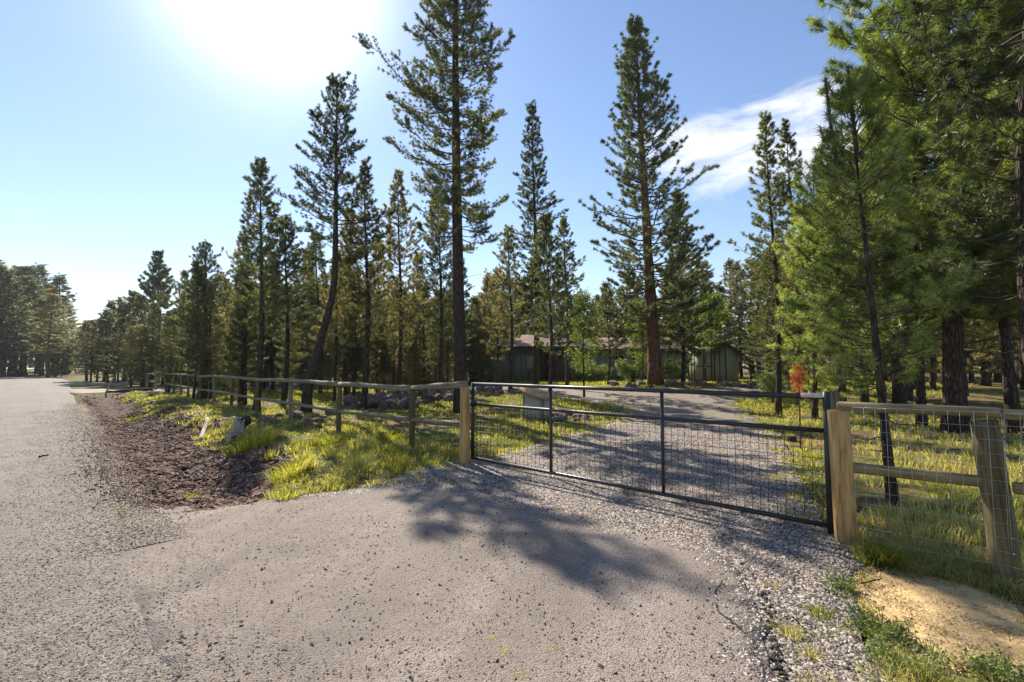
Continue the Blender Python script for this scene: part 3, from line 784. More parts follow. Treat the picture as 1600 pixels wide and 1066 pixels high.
put('needle_litter', 'fallen brown needles and bits of twig on the ground', [A, A2, A3, A4], M['litter'])

# ------------------------------------------------------------------ TREES
def needles(pos, dr, n, ln, wd, rg, cone=(0.45, 1.65)):
    m = len(pos)
    i = np.repeat(np.arange(m), n); k = len(i)
    d = dr[i]; rv_ = rvec(k, rg)
    side = unit(rv_ - (rv_ * d).sum(-1, keepdims=True) * d)
    a = rg.uniform(*cone, k)[:, None]
    nd = unit(d * np.cos(a) + side * np.sin(a))
    L = (ln * rg.uniform(.65, 1.15, k))[:, None]
    b = pos[i] - d * (rg.random(k)[:, None] * ln * 0.6) 
    w = unit(np.cross(nd, rvec(k, rg))) * (wd / 2)
    tip = b + nd * L; tip[:, 2] -= 0.12 * L[:, 0]
    V = np.stack([b - w, b + w, tip], 1).reshape(-1, 3)
    return V, np.arange(k * 3).reshape(-1, 3)
def leaves(pos, n, spread, sz, rg):
    m = len(pos); i = np.repeat(np.arange(m), n); k = len(i)
    c = pos[i] + rg.normal(0, spread, (k, 3)); a = rvec(k, rg); b = unit(np.cross(a, rvec(k, rg)))
    s = sz * rg.uniform(.6, 1.2, k)[:, None]
    V = np.stack([c - a * s, c - b * s * .5, c + a * s, c + b * s * .5], 1).reshape(-1, 3)
    base = np.arange(k)[:, None] * 4
    return V, np.vstack([base + [0, 1, 2], base + [0, 2, 3]])

def pine_meshes(seed, H, r0, cb, prof, el0=0.1, el1=0.7, curve=0.12, whorl=0.42, nl=5, tw=5.0, needle=12, ln=0.1, wd=0.012, path=None,
                mat='needle', bark='bark', dead=8, gap=0.12, twl=0.30, sides=9, asym=None, leafy=0, lr=0.018, deadtop=0):
    rg = np.random.default_rng(seed)
    ks = 22
    zt = np.linspace(0, 1, ks)
    if path is None:
        a1, a2, f = rg.uniform(-.022, .022), rg.uniform(-.022, .022), rg.uniform(2, 5)
        path = lambda t: (H * a1 * np.sin(f * t), H * a2 * np.sin(f * t + 1) )
    def tp(t):
        a = path(t); return np.stack([a[0] + 0 * t, a[1] + 0 * t, H * t], -1)
    T = tp(zt); T[0, 2] = -0.3
    rad = r0 * ((1 - zt) ** 0.85 * 0.93 + 0.02); rad = rad * (1 + 0.35 * np.exp(-zt * H / 0.35))
    # rough trunk
    V, F = tubes(T[None], rad[None], sides, True)
    V = V + rg.normal(0, r0 * 0.035, V.shape) * np.array([1, 1, 0])
    trunk = (V, F)
    # limbs
    hs = []; h = cb * H
    while h < H * 0.985:
        hs.append(h); h += whorl * rg.uniform(.7, 1.3) * (0.45 + 0.75 * (1 - h / H))
    P_, A_, L_, E_, S_ = [], [], [], [], []
    for h in hs:
        t = (h / H - cb) / (1 - cb)
        a0 = rg.uniform(0, 2 * PI)
        for q in range(nl):
            if rg.random() < gap + (.25 if vnoise(h * 1.1, q * 1.3, seed + 5) > .72 else 0): continue
            az = a0 + 2 * PI * q / nl + rg.normal(0, .3)
            L = prof(t) * rg.uniform(.5, 1.15) * (0.55 + 0.85 * float(vnoise(h * 0.75 + 3 * math.cos(az), 3 * math.sin(az) + 9, seed)))
            if asym is not None: L *= asym(az, t)
            if L < 0.08: continue
            P_.append(h + rg.uniform(-.1, .1)); A_.append(az); L_.append(L); E_.append(el0 + (el1 - el0) * t + rg.normal(0, .1)); S_.append(t)
    P_, A_, L_, E_, S_ = map(np.array, (P_, A_, L_, E_, S_))
    n = len(P_); K = 7
    s = np.linspace(0, 1, K)[None]
    base = tp(np.clip(P_ / H, 0, 1))
    wob = rg.normal(0, .05, (n, K)) * s
    dirx, diry = np.cos(A_)[:, None], np.sin(A_)[:, None]
    hor = L_[:, None] * s * np.cos(E_)[:, None]
    ver = L_[:, None] * (np.sin(E_)[:, None] * s + curve * (s ** 2 * 1.6 - s * 0.9) * 1.6) + L_[:, None] * rg.normal(0, .03, (n, K)) * s
    LP = np.stack([base[:, 0:1] + dirx * hor - diry * L_[:, None] * wob, base[:, 1:2] + diry * hor + dirx * L_[:, None] * wob, base[:, 2:3] + ver], -1)
    lrad = (lr * (0.35 + L_[:, None] * 0.42)) * (1 - 0.82 * s)
    V1, F1 = tubes(LP, lrad, 4)
    # twigs
    m = np.maximum(2, (L_ * tw * rg.uniform(.7, 1.2, n))).astype(int)
    i = np.repeat(np.arange(n), m); k = len(i)
    st = 1 - (1 - 0.22) * rg.random(k) ** 1.25
    fi = st * (K - 1); lo = np.minimum(fi.astype(int), K - 2); fr = (fi - lo)[:, None]
    p0 = LP[i, lo] * (1 - fr) + LP[i, lo + 1] * fr
    tg = unit(LP[i, lo + 1] - LP[i, lo])
    sg = rg.choice([-1, 1], k)[:, None]
    side = unit(np.stack([-tg[:, 1], tg[:, 0], 0 * tg[:, 0]], -1)) * sg
    ang = rg.uniform(.25, 1.15, k)[:, None]
    td = unit(tg * np.cos(ang) + side * np.sin(ang) + np.array([0, 0, 1]) * rg.uniform(-.15, .5, k)[:, None])
    tl = (twl * (0.35 + 0.9 * (1 - st) * L_[i] + 0.35 * rg.random(k))).clip(.06, 0.95)[:, None]
    ss = np.array([0, .5, 1.0])
    TP = p0[:, None] + td[:, None] * tl[:, None] * ss[None, :, None]
    TP[:, 2, 2] += 0.12 * tl[:, 0]
    V2, F2 = tubes(TP, (0.0045 + 0.004 * tl) * np.array([1.0, .8, .5])[None], 3)
    # tufts
    TE = unit(TP[:, 2] - TP[:, 1])
    pos = [TP[:, 2], TP[:, 1] * .5 + TP[:, 2] * .5]; drr = [TE, TE]
    lt = unit(LP[:, -1] - LP[:, -2])
    pos += [LP[:, -1], LP[:, -2] * .5 + LP[:, -1] * .5]; drr += [lt, lt]
    longt = tl[:, 0] > 0.3
    pos.append(TP[longt, 1]); drr.append(TE[longt])
    # leader
    tt = np.linspace(0.93, 1.0, 7); pos.append(tp(tt)); drr.append(np.tile([0, 0, 1.0], (7, 1)))
    pos = np.concatenate(pos); drr = unit(np.concatenate(drr) + rg.normal(0, .15, (len(pos), 3)))
    if leafy: nv = leaves(pos, leafy, 0.12, ln, rg)
    else: nv = needles(pos, drr, needle, ln, wd, rg)
    # dead lower sticks
    dsets = []
    if dead:
        q = dead
        hz_ = rg.uniform(0.10, cb + .1, q); b = tp(hz_); a = rg.uniform(0, 2 * PI, q); l = rg.uniform(.2, .9, q) * min(1.0, H / 12)
        s4 = np.linspace(0, 1, 4)[None]
        DP = np.stack([b[:, :1] + np.cos(a)[:, None] * l[:, None] * s4, b[:, 1:2] + np.sin(a)[:, None] * l[:, None] * s4, b[:, 2:] + l[:, None] * (rg.uniform(-.5, .3, q)[:, None] * s4 + rg.normal(0, .05, (q, 4)))], -1)
        V3, F3 = tubes(DP, np.full((q, 4), 0.009) * (1.3 - s4), 3); dsets.append((V3, F3))
    mb = MB(); mb.add(V1, F1); mb.add(V2, F2)
    for v_, f_ in dsets: mb.add(v_, f_)
    return (mesh_np('trunk', *trunk, M[bark], True), mb.mesh('branches', M['twig'] if bark == 'bark' else M['twig'], True), mesh_np('crown', *nv, M[mat]))
def tree(name, ms, loc, label, cat='tree', group=None, rz=0, sc=(1, 1, 1)):
    o = thing(name, loc, label, cat, group, rz)
    o.scale = sc
    link('trunk', ms[0], o); link('branches', ms[1], o); link('crown', ms[2], o)
    return o
def cone(Rm, p=0.85, b=0.25):
    """crown radius profile, t 0 at crown base, 1 at the tip"""
    return lambda t: Rm * (min(1.0, (t + 0.04) / b) ** 0.6) * (max(0.0, 1 - t) ** p + 0.035)

def loc_at(px_, d): 
    x, y = at(px_, d); return (x, y, gz(x, y))

# 1. the tall dark pine behind the gate's left post
d = 15.7; L0 = loc_at(722, d)
A = pine_meshes(101, 19.5, 0.235, 0.30, lambda t: (1.85 + 0.75 * sm(0.05, .35, t)) * (1 - t) ** 0.5 * (0.65 if .10 < t < .17 else 1), el0=-0.15, el1=0.6, curve=0.22, whorl=0.48, nl=7, tw=16, needle=32, ln=0.10, wd=0.012,
                path=lambda t: (-0.30 * np.sin(t * 2.2), 0.2 * t), dead=16, gap=0.16, twl=0.42, sides=14, lr=0.024, asym=lambda az, t: 0.88 + 0.75 * max(0, -math.cos(az)) ** 6 * ((.27 < t < .37) + .45 * (.5 < t < .8)))
tree('pine_tree', A, L0, 'tallest dark pine with bare lower trunk just behind the hinge post of the gate')
# 2. the leaning pine left of it
d = 16.6; L0 = loc_at(480, d); H = height_for(128, d, L0[2])
B = pine_meshes(102, H, 0.17, 0.44, lambda t: 2.1 * (min(1, (t + .25) / .4)) * (1 - t) ** 0.62 + .08, el0=0.12, el1=0.95, curve=0.08, whorl=0.46, nl=5, tw=12, needle=32, ln=0.10, wd=0.0135,
                path=lambda t: (0.95 * sm(0, .42, t) - 0.12 * t, 0.0), dead=9, gap=0.1, twl=0.36, sides=12, lr=0.022)
tree('pine_tree', B, L0, 'pine with a trunk that leans right, behind the middle of the rail fence')
# 3. the broad ponderosa in front of the house
d = 27.0; L0 = loc_at(1024, d); H = height_for(34, d, L0[2])
C = pine_meshes(103, H, 0.40, 0.16, lambda t: 4.1 * min(1, (t + .12) / .25) ** .5 * (1 - t) ** 0.80 + .25, el0=-0.12, el1=0.85, curve=0.16, whorl=0.42, nl=7, tw=3.6, needle=40, ln=0.19, wd=0.02,
                path=lambda t: (-0.9 * t, 0.0), dead=10, gap=0.10, twl=0.34, sides=14, bark='bark_red', lr=0.026)
tree('pine_tree', C, L0, 'broad open ponderosa pine with reddish trunk left of the green shed')
# 4..: slim pines, each built for its place
def slim(seed, px_, d, top, rad, cb, label, r0=0.10, mat='needle', group=None, tw=10, dense=26, nl=6, name='pine_tree', wd=0.015, lean=0.0, whorl=.36, ln=.105, cat='tree', el0=.05, el1=.9):
    L0 = loc_at(px_, d); H = height_for(top, d, L0[2])
    m = pine_meshes(seed, H, r0, cb * .85, cone(rad * 1.3, .75, .25), whorl=whorl * .9, nl=nl, tw=tw, needle=dense, ln=ln, wd=wd, mat=mat, gap=.08, twl=.3, path=(lambda t: (lean * t + .1 * np.sin(5 * t), .05 * t)) , el0=el0, el1=el1)
    return tree(name, m, L0, label, cat, group)
slim(110, 836, 22, 158, 1.2, .30, 'tall slim pine standing just left of the house roof, tallest between the two big pines', .15, el0=-.15)
slim(111, 858, 18.5, 332, 1.0, .30, 'short slim pine rising directly over the utility box', .085)
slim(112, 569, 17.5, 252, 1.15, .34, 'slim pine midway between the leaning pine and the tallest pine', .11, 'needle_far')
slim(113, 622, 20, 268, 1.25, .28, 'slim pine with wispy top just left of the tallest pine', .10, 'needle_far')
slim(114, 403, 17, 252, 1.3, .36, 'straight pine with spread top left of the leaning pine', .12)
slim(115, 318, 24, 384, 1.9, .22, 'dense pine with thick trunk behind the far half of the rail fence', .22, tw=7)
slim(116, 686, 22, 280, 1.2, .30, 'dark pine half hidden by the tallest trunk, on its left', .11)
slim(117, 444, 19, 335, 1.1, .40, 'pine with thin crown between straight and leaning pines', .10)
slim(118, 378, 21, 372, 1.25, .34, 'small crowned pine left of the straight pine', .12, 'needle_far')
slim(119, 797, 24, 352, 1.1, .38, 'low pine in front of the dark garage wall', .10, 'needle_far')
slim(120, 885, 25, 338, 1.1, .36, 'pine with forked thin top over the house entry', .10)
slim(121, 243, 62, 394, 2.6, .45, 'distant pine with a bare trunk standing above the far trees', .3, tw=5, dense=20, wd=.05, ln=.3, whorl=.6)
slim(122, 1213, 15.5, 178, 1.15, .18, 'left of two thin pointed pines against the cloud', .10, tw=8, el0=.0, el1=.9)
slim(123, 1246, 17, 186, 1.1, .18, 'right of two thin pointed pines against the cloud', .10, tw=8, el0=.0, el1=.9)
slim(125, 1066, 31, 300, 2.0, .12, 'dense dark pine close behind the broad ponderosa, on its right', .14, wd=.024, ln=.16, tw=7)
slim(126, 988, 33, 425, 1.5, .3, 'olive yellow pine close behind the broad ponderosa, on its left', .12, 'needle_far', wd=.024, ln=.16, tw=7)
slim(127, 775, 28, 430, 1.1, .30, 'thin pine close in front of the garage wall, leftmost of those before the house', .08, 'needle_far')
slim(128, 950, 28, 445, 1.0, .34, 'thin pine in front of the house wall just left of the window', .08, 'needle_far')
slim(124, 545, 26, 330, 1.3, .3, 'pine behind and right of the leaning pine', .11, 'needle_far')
# 5. right-hand foreground pines
d = 5.25; L0 = loc_at(1386, d); H = height_for(135, d, L0[2])
D = pine_meshes(130, H, 0.052, 0.30, cone(1.05, .6, .25), el0=.0, el1=1.0, curve=.10, whorl=.17, nl=5, tw=8, needle=30, ln=.10, wd=.0065, dead=12, gap=.08, twl=.30, mat='needle_bright', path=lambda t: (-.30 * t, 0.0), lr=.013)
tr = tree('pine_tree', D, L0, 'young pine with twin dark tips and slim dark trunk behind the gate latch')
def leader(xo, h0, h1, parent, lean):
    mb = MB(); mb.tube([(xo, 0, h0), (xo + lean * .6, 0, (h0 + h1) / 2), (xo + lean, 0, h1)], [.022, .017, .012], 6)
    rgx = np.random.default_rng(int(h1 * 100)); s = np.linspace(0, 1, 14)[:, None]
    pos = np.array([(xo, 0, h0)]) * (1 - s) + np.array([(xo + lean, 0, h1)]) * s
    mb.build('leader_shoot', M['twig'], parent, True)
    V, F = needles(pos, np.tile([0, 0, 1.], (14, 1)), 20, .10, .008, rgx, (.3, .8)); link('shoot_needles', mesh_np('shoot_needles', V, F, M['needle']), parent)
leader(-.46, H * .80, H * 1.02, tr, -.10); leader(-.24, H * .84, H * 1.05, tr, -.06)
# long-needled big pine at the right edge
d = 11.5; L0 = loc_at(1487, d)
E = pine_meshes(131, 15.5, 0.24, 0.19, lambda t: 3.1 * min(1, (t + .3) / .45) * (1 - t) ** .5 + .3, el0=-.12, el1=.6, curve=.24, whorl=.33, nl=7, tw=6.3, needle=40, ln=.20, wd=.013, dead=10, gap=.06, twl=.42, mat='needle_bright', path=lambda t: (.35 * t, 0.0), lr=.026, sides=12)
tree('pine_tree', E, L0, 'largest bright long needled pine at the right, with thick scaly trunk behind the wire fence')
d = 8.6; L0 = loc_at(1640, d)
G = pine_meshes(132, 12.5, 0.17, 0.24, lambda t: 2.5 * min(1, (t + .3) / .45) * (1 - t) ** .5 + .3, el0=-.15, el1=.6, curve=.24, whorl=.38, nl=5, tw=5.0, needle=38, ln=.17, wd=.012, dead=10, gap=.08, twl=.42, mat='needle', lr=.024, sides=10)
tree('pine_tree', G, L0, 'dark pine at the right edge of the frame whose boughs hang over the wire fence')
# more trunks on the right
for i, (px_, d, r0, H, cb, lab) in enumerate([(1437, 12.6, .115, 10.5, .28, 'pine with sunlit brown trunk just left of the thick scaly trunk'), (1410, 17, .21, 12.5, .25, 'dark trunked pine in shade behind the sunlit brown trunk'),
        (1572, 11.8, .115, 10, .28, 'left one of the paired trunks at the right edge'), (1590, 11.2, .12, 10.5, .28, 'right one of the paired trunks at the right edge'),
        (1306, 12.5, .10, 7.3, .12, 'bushy low pine behind the right end of the gate'), (1345, 17, .13, 9.0, .12, 'bushy pine in the second row behind the gate latch'), (1268, 14, .08, 6.2, .10, 'small bushy pine right of the driveway bend')]):
    Pm = pine_meshes(140 + i, H, r0, cb, cone(2.0 if H > 8 else 1.6, .6, .3), el0=-.1, el1=.7, curve=.2, whorl=.34, nl=6, tw=9.5, needle=20, ln=.14, wd=.014, mat=('needle_bright' if i in (0, 3, 4, 6) else 'needle'), dead=14, twl=.34)
    tree('pine_tree', Pm, loc_at(px_, d), lab)
# 6. generic variants copied through the woods
VAR = []
for i in range(9):
    rm = [1.45, 1.6, 1.75, 1.5, 2.1, 1.7, 2.0, 2.6, 2.9][i]; cbv = [.24, .18, .30, .14, .12, .26, .08, .03, .02][i]
    VAR.append(pine_meshes(200 + i, 10.0, .085 + .008 * (i % 7), cbv, cone(rm, [.8, .7, .9, .65, .75, .8, .6, .6, .5][i], .22), el0=.0, el1=.85, curve=.1, whorl=.42, nl=6, tw=7.2, needle=20, ln=.135, wd=.024,
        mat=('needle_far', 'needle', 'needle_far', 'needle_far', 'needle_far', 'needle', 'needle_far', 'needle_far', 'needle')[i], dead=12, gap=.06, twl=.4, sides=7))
protos = {}
def plant(vi, px_, d, top, label, group, zoff=0.0, wide=1.0):
    x, y, z = loc_at(px_, d)
    Hh = height_for(top, d, z); s = max(.25, Hh / 10.0)
    ws = s * wide * random.uniform(.95, 1.3)
    key = vi
    if key not in protos:
        o = tree('pine_tree', VAR[vi], (x, y, z), label, 'tree', group); protos[key] = o
    else:
        o = copy_tree(protos[key]); o['label'] = label; o['group'] = group
    o.location = (x, y, z + zoff); o.scale = (ws, ws, s); o.rotation_euler = (random.uniform(-.02, .02), random.uniform(-.02, .02), random.uniform(0, 2 * PI))
    return o
rr = random.Random(5)
def lerp_top(px_, tab):
    return float(np.interp(px_, [a for a, _ in tab], [b for _, b in tab]))
ORD = 'first second third fourth fifth sixth seventh eighth ninth tenth eleventh twelfth thirteenth fourteenth fifteenth sixteenth seventeenth eighteenth nineteenth twentieth twenty-first twenty-second twenty-third twenty-fourth twenty-fifth twenty-sixth twenty-seventh twenty-eighth twenty-ninth thirtieth'.split()
def band(n, x0, x1, d0, d1, tab, jit, label, group, wide=1.0, avoid=(), vs=(0, 1, 2, 3, 4, 5, 6), ordinal=True):
    k = 0
    for i in range(n):
        p_ = x0 + (x1 - x0) * (i + rr.uniform(.1, .9)) / n; d = rr.uniform(d0, d1)
        if any(a < p_ < b for a, b in avoid) and d < 45: continue
        top = lerp_top(p_, tab) + rr.uniform(-jit * .4, jit)
        plant(rr.choice(vs), p_, d, top, (ORD[k] + ' from the left of the ' + group) if ordinal else label, group, 0, wide); k += 1
band(26, 255, 730, 20, 33, [(255, 470), (300, 430), (350, 400), (450, 390), (550, 385), (650, 400), (730, 420)], 55, 'slim pine in the grove behind the rail fence, dark trunk and thin crown', 'slim pines in the grove behind the rail fence')
band(34, 230, 790, 34, 55, [(230, 490), (300, 450), (400, 430), (500, 430), (640, 430), (780, 440)], 45, 'farther pine deep in the grove left of the house, grey green crown', 'farther pines deep in the grove left of the house', 1.35, ordinal=False)
band(13, 735, 900, 46, 60, [(740, 425), (830, 415), (900, 450)], 45, 'pine standing behind the house roof between garage and entry', 'pines behind the left half of the house', 1.3)
band(13, 890, 1090, 48, 62, [(890, 455), (935, 478), (960, 440), (1090, 410)], 40, 'pine standing behind the main house wall', 'pines behind the right half of the house', 1.3)
band(11, 1085, 1260, 34, 60, [(1085, 430), (1140, 412), (1180, 405), (1260, 380)], 40, 'pine in the rear row behind and right of the green shed', 'pines behind and right of the green shed', 1.25, avoid=((1060, 1165),))
band(16, 1290, 1640, 19, 34, [(1260, 330), (1400, 250), (1640, 200)], 90, 'pine in the shaded wood behind the right wire fence', 'pines in the wood behind the right wire fence', 1.1)
band(12, 1270, 1680, 36, 60, [(1250, 400), (1640, 330)], 60, 'far pine deep in the wood at the right', 'far pines deep in the wood at the right', 1.25)
band(12, 130, 245, 44, 62, [(125, 520), (140, 490), (165, 462), (215, 468), (245, 480)], 30, 'low bushy pine in the clump beyond the side driveway', 'bushy pines in the clump beyond the side driveway', 1.6)
band(5, 180, 245, 38.5, 43, [(180, 500), (245, 490)], 20, 'bushy pine at the front of the clump beyond the side driveway', 'bushy pines at the front of the far clump', 1.5)
band(14, -90, 105, 88, 120, [(-90, 380), (0, 408), (50, 415), (90, 438), (105, 455)], 28, 'tall dark pine in the hazy mass at the left across the road', 'tall pines across the road at the left', 1.9)
band(14, -120, 100, 74, 90, [(-120, 400), (0, 430), (60, 440), (80, 470), (100, 490)], 40, 'front pine of the dark mass at the left across the road', 'front pines across the road at the left', 2.0)
band(14, 85, 280, 110, 170, [(85, 500), (130, 540), (280, 520)], 25, 'tiny pine on the skyline where the road ends', 'small pines on the skyline at the end of the road', 2.2, ordinal=False)
band(16, 260, 1640, 75, 120, [(260, 480), (900, 500), (1640, 480)], 30, 'dim pine closing the view at the back of the woods', 'dim pines closing the view at the back of the woods', 2.4, ordinal=False)
band(30, 250, 780, 36, 60, [(250, 500), (400, 455), (700, 460), (780, 480)], 35, '', 'low bushy pines filling the back of the left grove', 1.5, vs=(6, 7, 8))
band(9, 300, 700, 24, 36, [(300, 545), (700, 545)], 18, '', 'waist high young pines under the left grove', 1.2, vs=(7, 8))
band(20, 1165, 1660, 34, 55, [(1175, 480), (1660, 470)], 40, '', 'low bushy pines filling the right wood', 1.5, vs=(6, 7, 8))
band(9, 870, 1090, 46, 60, [(870, 510), (1090, 480)], 20, '', 'bushy pines close behind the main house wall', 1.4, vs=(6, 7, 8))
band(30, 0, 1640, 80, 130, [(0, 510), (1640, 505)], 25, 'dim bushy pine in the darkness at the back of the woods', 'dim bushy pines at the very back of the woods', 2.2, vs=(6, 7, 8), ordinal=False)
# fresh green broadleaf trees and shrubs
def leafy(seed, px_, d, top, rad, label, cb=.2, per=10, sz=.06, mat='leaf', name='broadleaf_tree', cat='tree', tw=5, r0=.05):
    L0 = loc_at(px_, d); H = height_for(top, d, L0[2])
    m = pine_meshes(seed, H, r0, cb, lambda t: rad * math.sin(PI * min(1, .18 + .8 * t)) ** .7, el0=.5, el1=1.0, curve=.05, whorl=max(.14, H / 12), nl=5, tw=tw, leafy=per, ln=sz, mat=mat, dead=0, twl=.4, lr=.012)
    return tree(name, m, L0, label, cat)
leafy(301, 912, 21, 468, .95, 'young light green broadleaf tree in front of the house entry', .25, 9, .055)
leafy(302, 1003, 30, 478, 1.5, 'yellow green leafy tree beside the red trunk in front of the house window', .3, 9, .07)
leafy(303, 98, 80, 540, 2.6, 'glowing yellow green bush where the road bends away', .02, 14, .22, name='bush', cat='bush')
leafy(304, 1112, 34, 470, 1.6, 'light green leafy tree just above the shed roof', .35, 9, .08)
leafy(305, 748, 37, 572, .9, 'bright green shrub left of the dark garage wall', .02, 14, .09, name='bush', cat='bush')
leafy(306, 360, 30, 568, 1.3, 'light green shrub under the pines behind the rail fence, third bay', .02, 14, .09, name='bush', cat='bush')
leafy(307, 300, 36, 572, 1.2, 'light green shrub behind the far end of the rail fence', .02, 14, .10, name='bush', cat='bush')
leafy(308, 990, 33, 586, 1.5, 'grey green low shrub below the house window', .02, 14, .07, 'weed', 'bush', 'bush')
leafy(309, 905, 36, 582, 1.3, 'dark green rounded shrub beside the house entry', .02, 14, .07, 'weed', 'bush', 'bush')
leafy(310, 1046, 31, 580, 1.1, 'grey green shrub between the red trunk and the shed', .02, 14, .06, 'weed', 'bush', 'bush')
leafy(311, 940, 35, 586, 1.0, 'small grey green shrub left of the house window', .02, 12, .07, 'weed', 'bush', 'bush')
leafy(312, 228, 41, 566, 1.3, 'yellow green bush at the corner of the side driveway', .02, 12, .10, name='bush', cat='bush')
leafy(313, 1205, 19, 596, .6, 'low green bush beside the drive behind the gate', .02, 12, .045, 'weed', 'bush', 'bush')
# rust-coloured sapling and dead bough
def rust(px_, py0, py1, d, rad, label):
    x, y = at(px_, d); z = gz(x, y); h1 = height_for(py0, d, z); h0 = height_for(py1, d, z)
    o = thing('dead_sapling', (x, y, z), label, 'sapling')
    mb = MB(); mb.tube([(0, 0, -.1), (.01, 0, h0), (0, .02, h1)], [.014, .011, .005], 6); mb.build('stem', M['twig'], o)
    rgx = np.random.default_rng(int(px_)); n = 44
    t = rgx.random(n); a = rgx.uniform(0, 2 * PI, n); q = rad * (1 - .5 * t) * rgx.uniform(.3, 1, n)
    pos = np.stack([np.cos(a) * q, np.sin(a) * q, h0 + (h1 - h0) * t], -1)
    dr = unit(np.stack([np.cos(a), np.sin(a), np.full(n, .3)], -1))
    V, F = needles(pos, dr, 22, .10, .009, rgx); link('crown', mesh_np('crown', V, F, M['needle_dead']), o)
rust(1246, 570, 612, 9.0, .17, 'small dead sapling with vivid orange needles above the gate end')

# ------------------------------------------------------------------ RAIL FENCE (left)
GL = Vector(P(735, 722, 0)); GR = Vector(P(1291, 834, 0))     # gate line ends
def on_line(px_, A, B):
    k = (px_ - 800) / 755
    # x = k*y
    dx, dy = B.x - A.x, B.y - A.y
    t = (k * A.y - A.x) / (dx - k * dy)
    return A + (B - A) * t
def log(parent, name, p0, p1, r, mat, wob=.012, seed=0, sides=10, taper=.9):
    p0 = Vector(p0); p1 = Vector(p1); L = (p1 - p0).length
    rgx = np.random.default_rng(seed); K = 7
    pts = np.column_stack([rgx.normal(0, wob, K), rgx.normal(0, wob, K), np.linspace(0, L, K)]); pts[0, :2] = 0; pts[-1, :2] = 0
    mb = MB(); mb.tube(pts, np.linspace(r, r * taper, K) * rgx.uniform(.96, 1.04, K), sides)
    me = mb.mesh(name, mat, True)
    for pl in me.polygons:
        if abs(pl.normal.z) > .9: pl.use_smooth = False
    o = link(name, me, parent, loc=p0)
    o.rotation_euler = (p1 - p0).to_track_quat('Z', 'Y').to_euler()
    return o
px_post = [727, 645, 531, 456, 403, 364, 337, 315, 296, 285, 274, 262]
d_post = [7.66, 8.86, 11.2, 13.5, 15.9, 18.3, 20.5, 22.6, 24.7, 26.3, 27.9, 29.9]
fz = thing('rail_fence', (*at(727, 7.66), 0), 'long weathered round pole fence on the grassy bank left of the gate', 'fence')
base = Vector(fz.location)
tops = []
for i, (p_, d) in enumerate(zip(px_post, d_post)):
    x, y = at(p_, d); z = gz(x, y)
    top_z = (1.20 if i == 0 else max(z + 1.08, 1.05))
    r = .082 if i == 0 else (.075 if i == len(px_post) - 1 else .058)
    if i == 0: log(fz, 'post', Vector((x, y, z - .3)) - base, Vector((x, y, top_z)) - base, r, M['post'], .004, i, 14, .97)
    else: log(fz, 'post', Vector((x, y, z - .3)) - base, Vector((x + random.uniform(-.02, .02), y, top_z)) - base, r, M['post_green'] if i % 3 else M['pole'], .004, i, 12, .96)
    tops.append((x, y, z, top_z))
for i in range(len(tops) - 1):
    a, b = tops[i], tops[i + 1]
    n = Vector((-(b[1] - a[1]), b[0] - a[0], 0)).normalized() * .0
    log(fz, 'rail', Vector((a[0], a[1], a[3] + .045)) - base, Vector((b[0], b[1], b[3] + .045)) - base, .058, M['pole'], .008, 40 + i)
    za = .60 if i == 0 else (a[2] + .50 if i > 1 else .56); zb = b[2] + .50 if i > 0 else .56
    log(fz, 'rail', Vector((a[0], a[1], za)) - base, Vector((b[0], b[1], zb)) - base, .048, M['pole'], .01, 80 + i)
def wiremesh(name, A, B, zlo, zhi, dx, dz, r, mat, parent, off=0.0, follow=None, wav=0.0, base=None):
    A = Vector(A); B = Vector(B); L = (B - A).length; u_ = (B - A) / L; nn = Vector((-u_.y, u_.x)) * off
    mb = MB(); rgx = np.random.default_rng(int(L * 100))
    b0 = base if base is not None else Vector((0, 0, 0))
    nv = int(L / dx)
    for i in range(nv + 1):
        s = min(i * dx, L); p = A + u_ * s + nn; lo = zlo if follow is None else follow(p.x, p.y) + .02
        pts = [(p.x - b0.x + rgx.normal(0, wav), p.y - b0.y + rgx.normal(0, wav), lo + (zhi - lo) * q - b0.z) for q in (0, .33, .66, 1)]
        mb.tube(pts, r, 3)
    nh = int((zhi - zlo) / dz + 1e-6)
    for j in range(nh + 1):
        z = zhi - j * dz; pts = []
        for q in np.linspace(0, 1, max(2, int(L / .35))):
            p = A + u_ * (L * q) + nn; pts.append((p.x - b0.x + rgx.normal(0, wav), p.y - b0.y + rgx.normal(0, wav), z - b0.z + rgx.normal(0, wav)))
        mb.tube(pts, r, 3)
    return mb.build(name, mat, parent)
wiremesh('wire_mesh', (tops[0][0], tops[0][1]), (tops[1][0], tops[1][1]), .05, 1.12, .10, .10, .0022, M['wire'], fz, .05, base=base, wav=.003)
# further fence beyond the side driveway
ff = thing('rail_fence', (*at(246, 33), 0), 'short grey rail fence turning away beside the side driveway', 'fence')
base2 = Vector(ff.location); pv = None
for i, (p_, d) in enumerate([(246, 33), (232, 35), (239, 41), (250, 47)]):
    x, y = at(p_, d); z = gz(x, y)
    log(ff, 'post', Vector((x, y, z - .3)) - base2, Vector((x, y, z + 1.15)) - base2, .07, M['pole'], .004, i)
    if pv:
        for hh in (.55, 1.1): log(ff, 'rail', Vector((pv[0], pv[1], pv[2] + hh)) - base2, Vector((x, y, z + hh)) - base2, .05, M['pole'], .01, 10 + i)
    pv = (x, y, z)

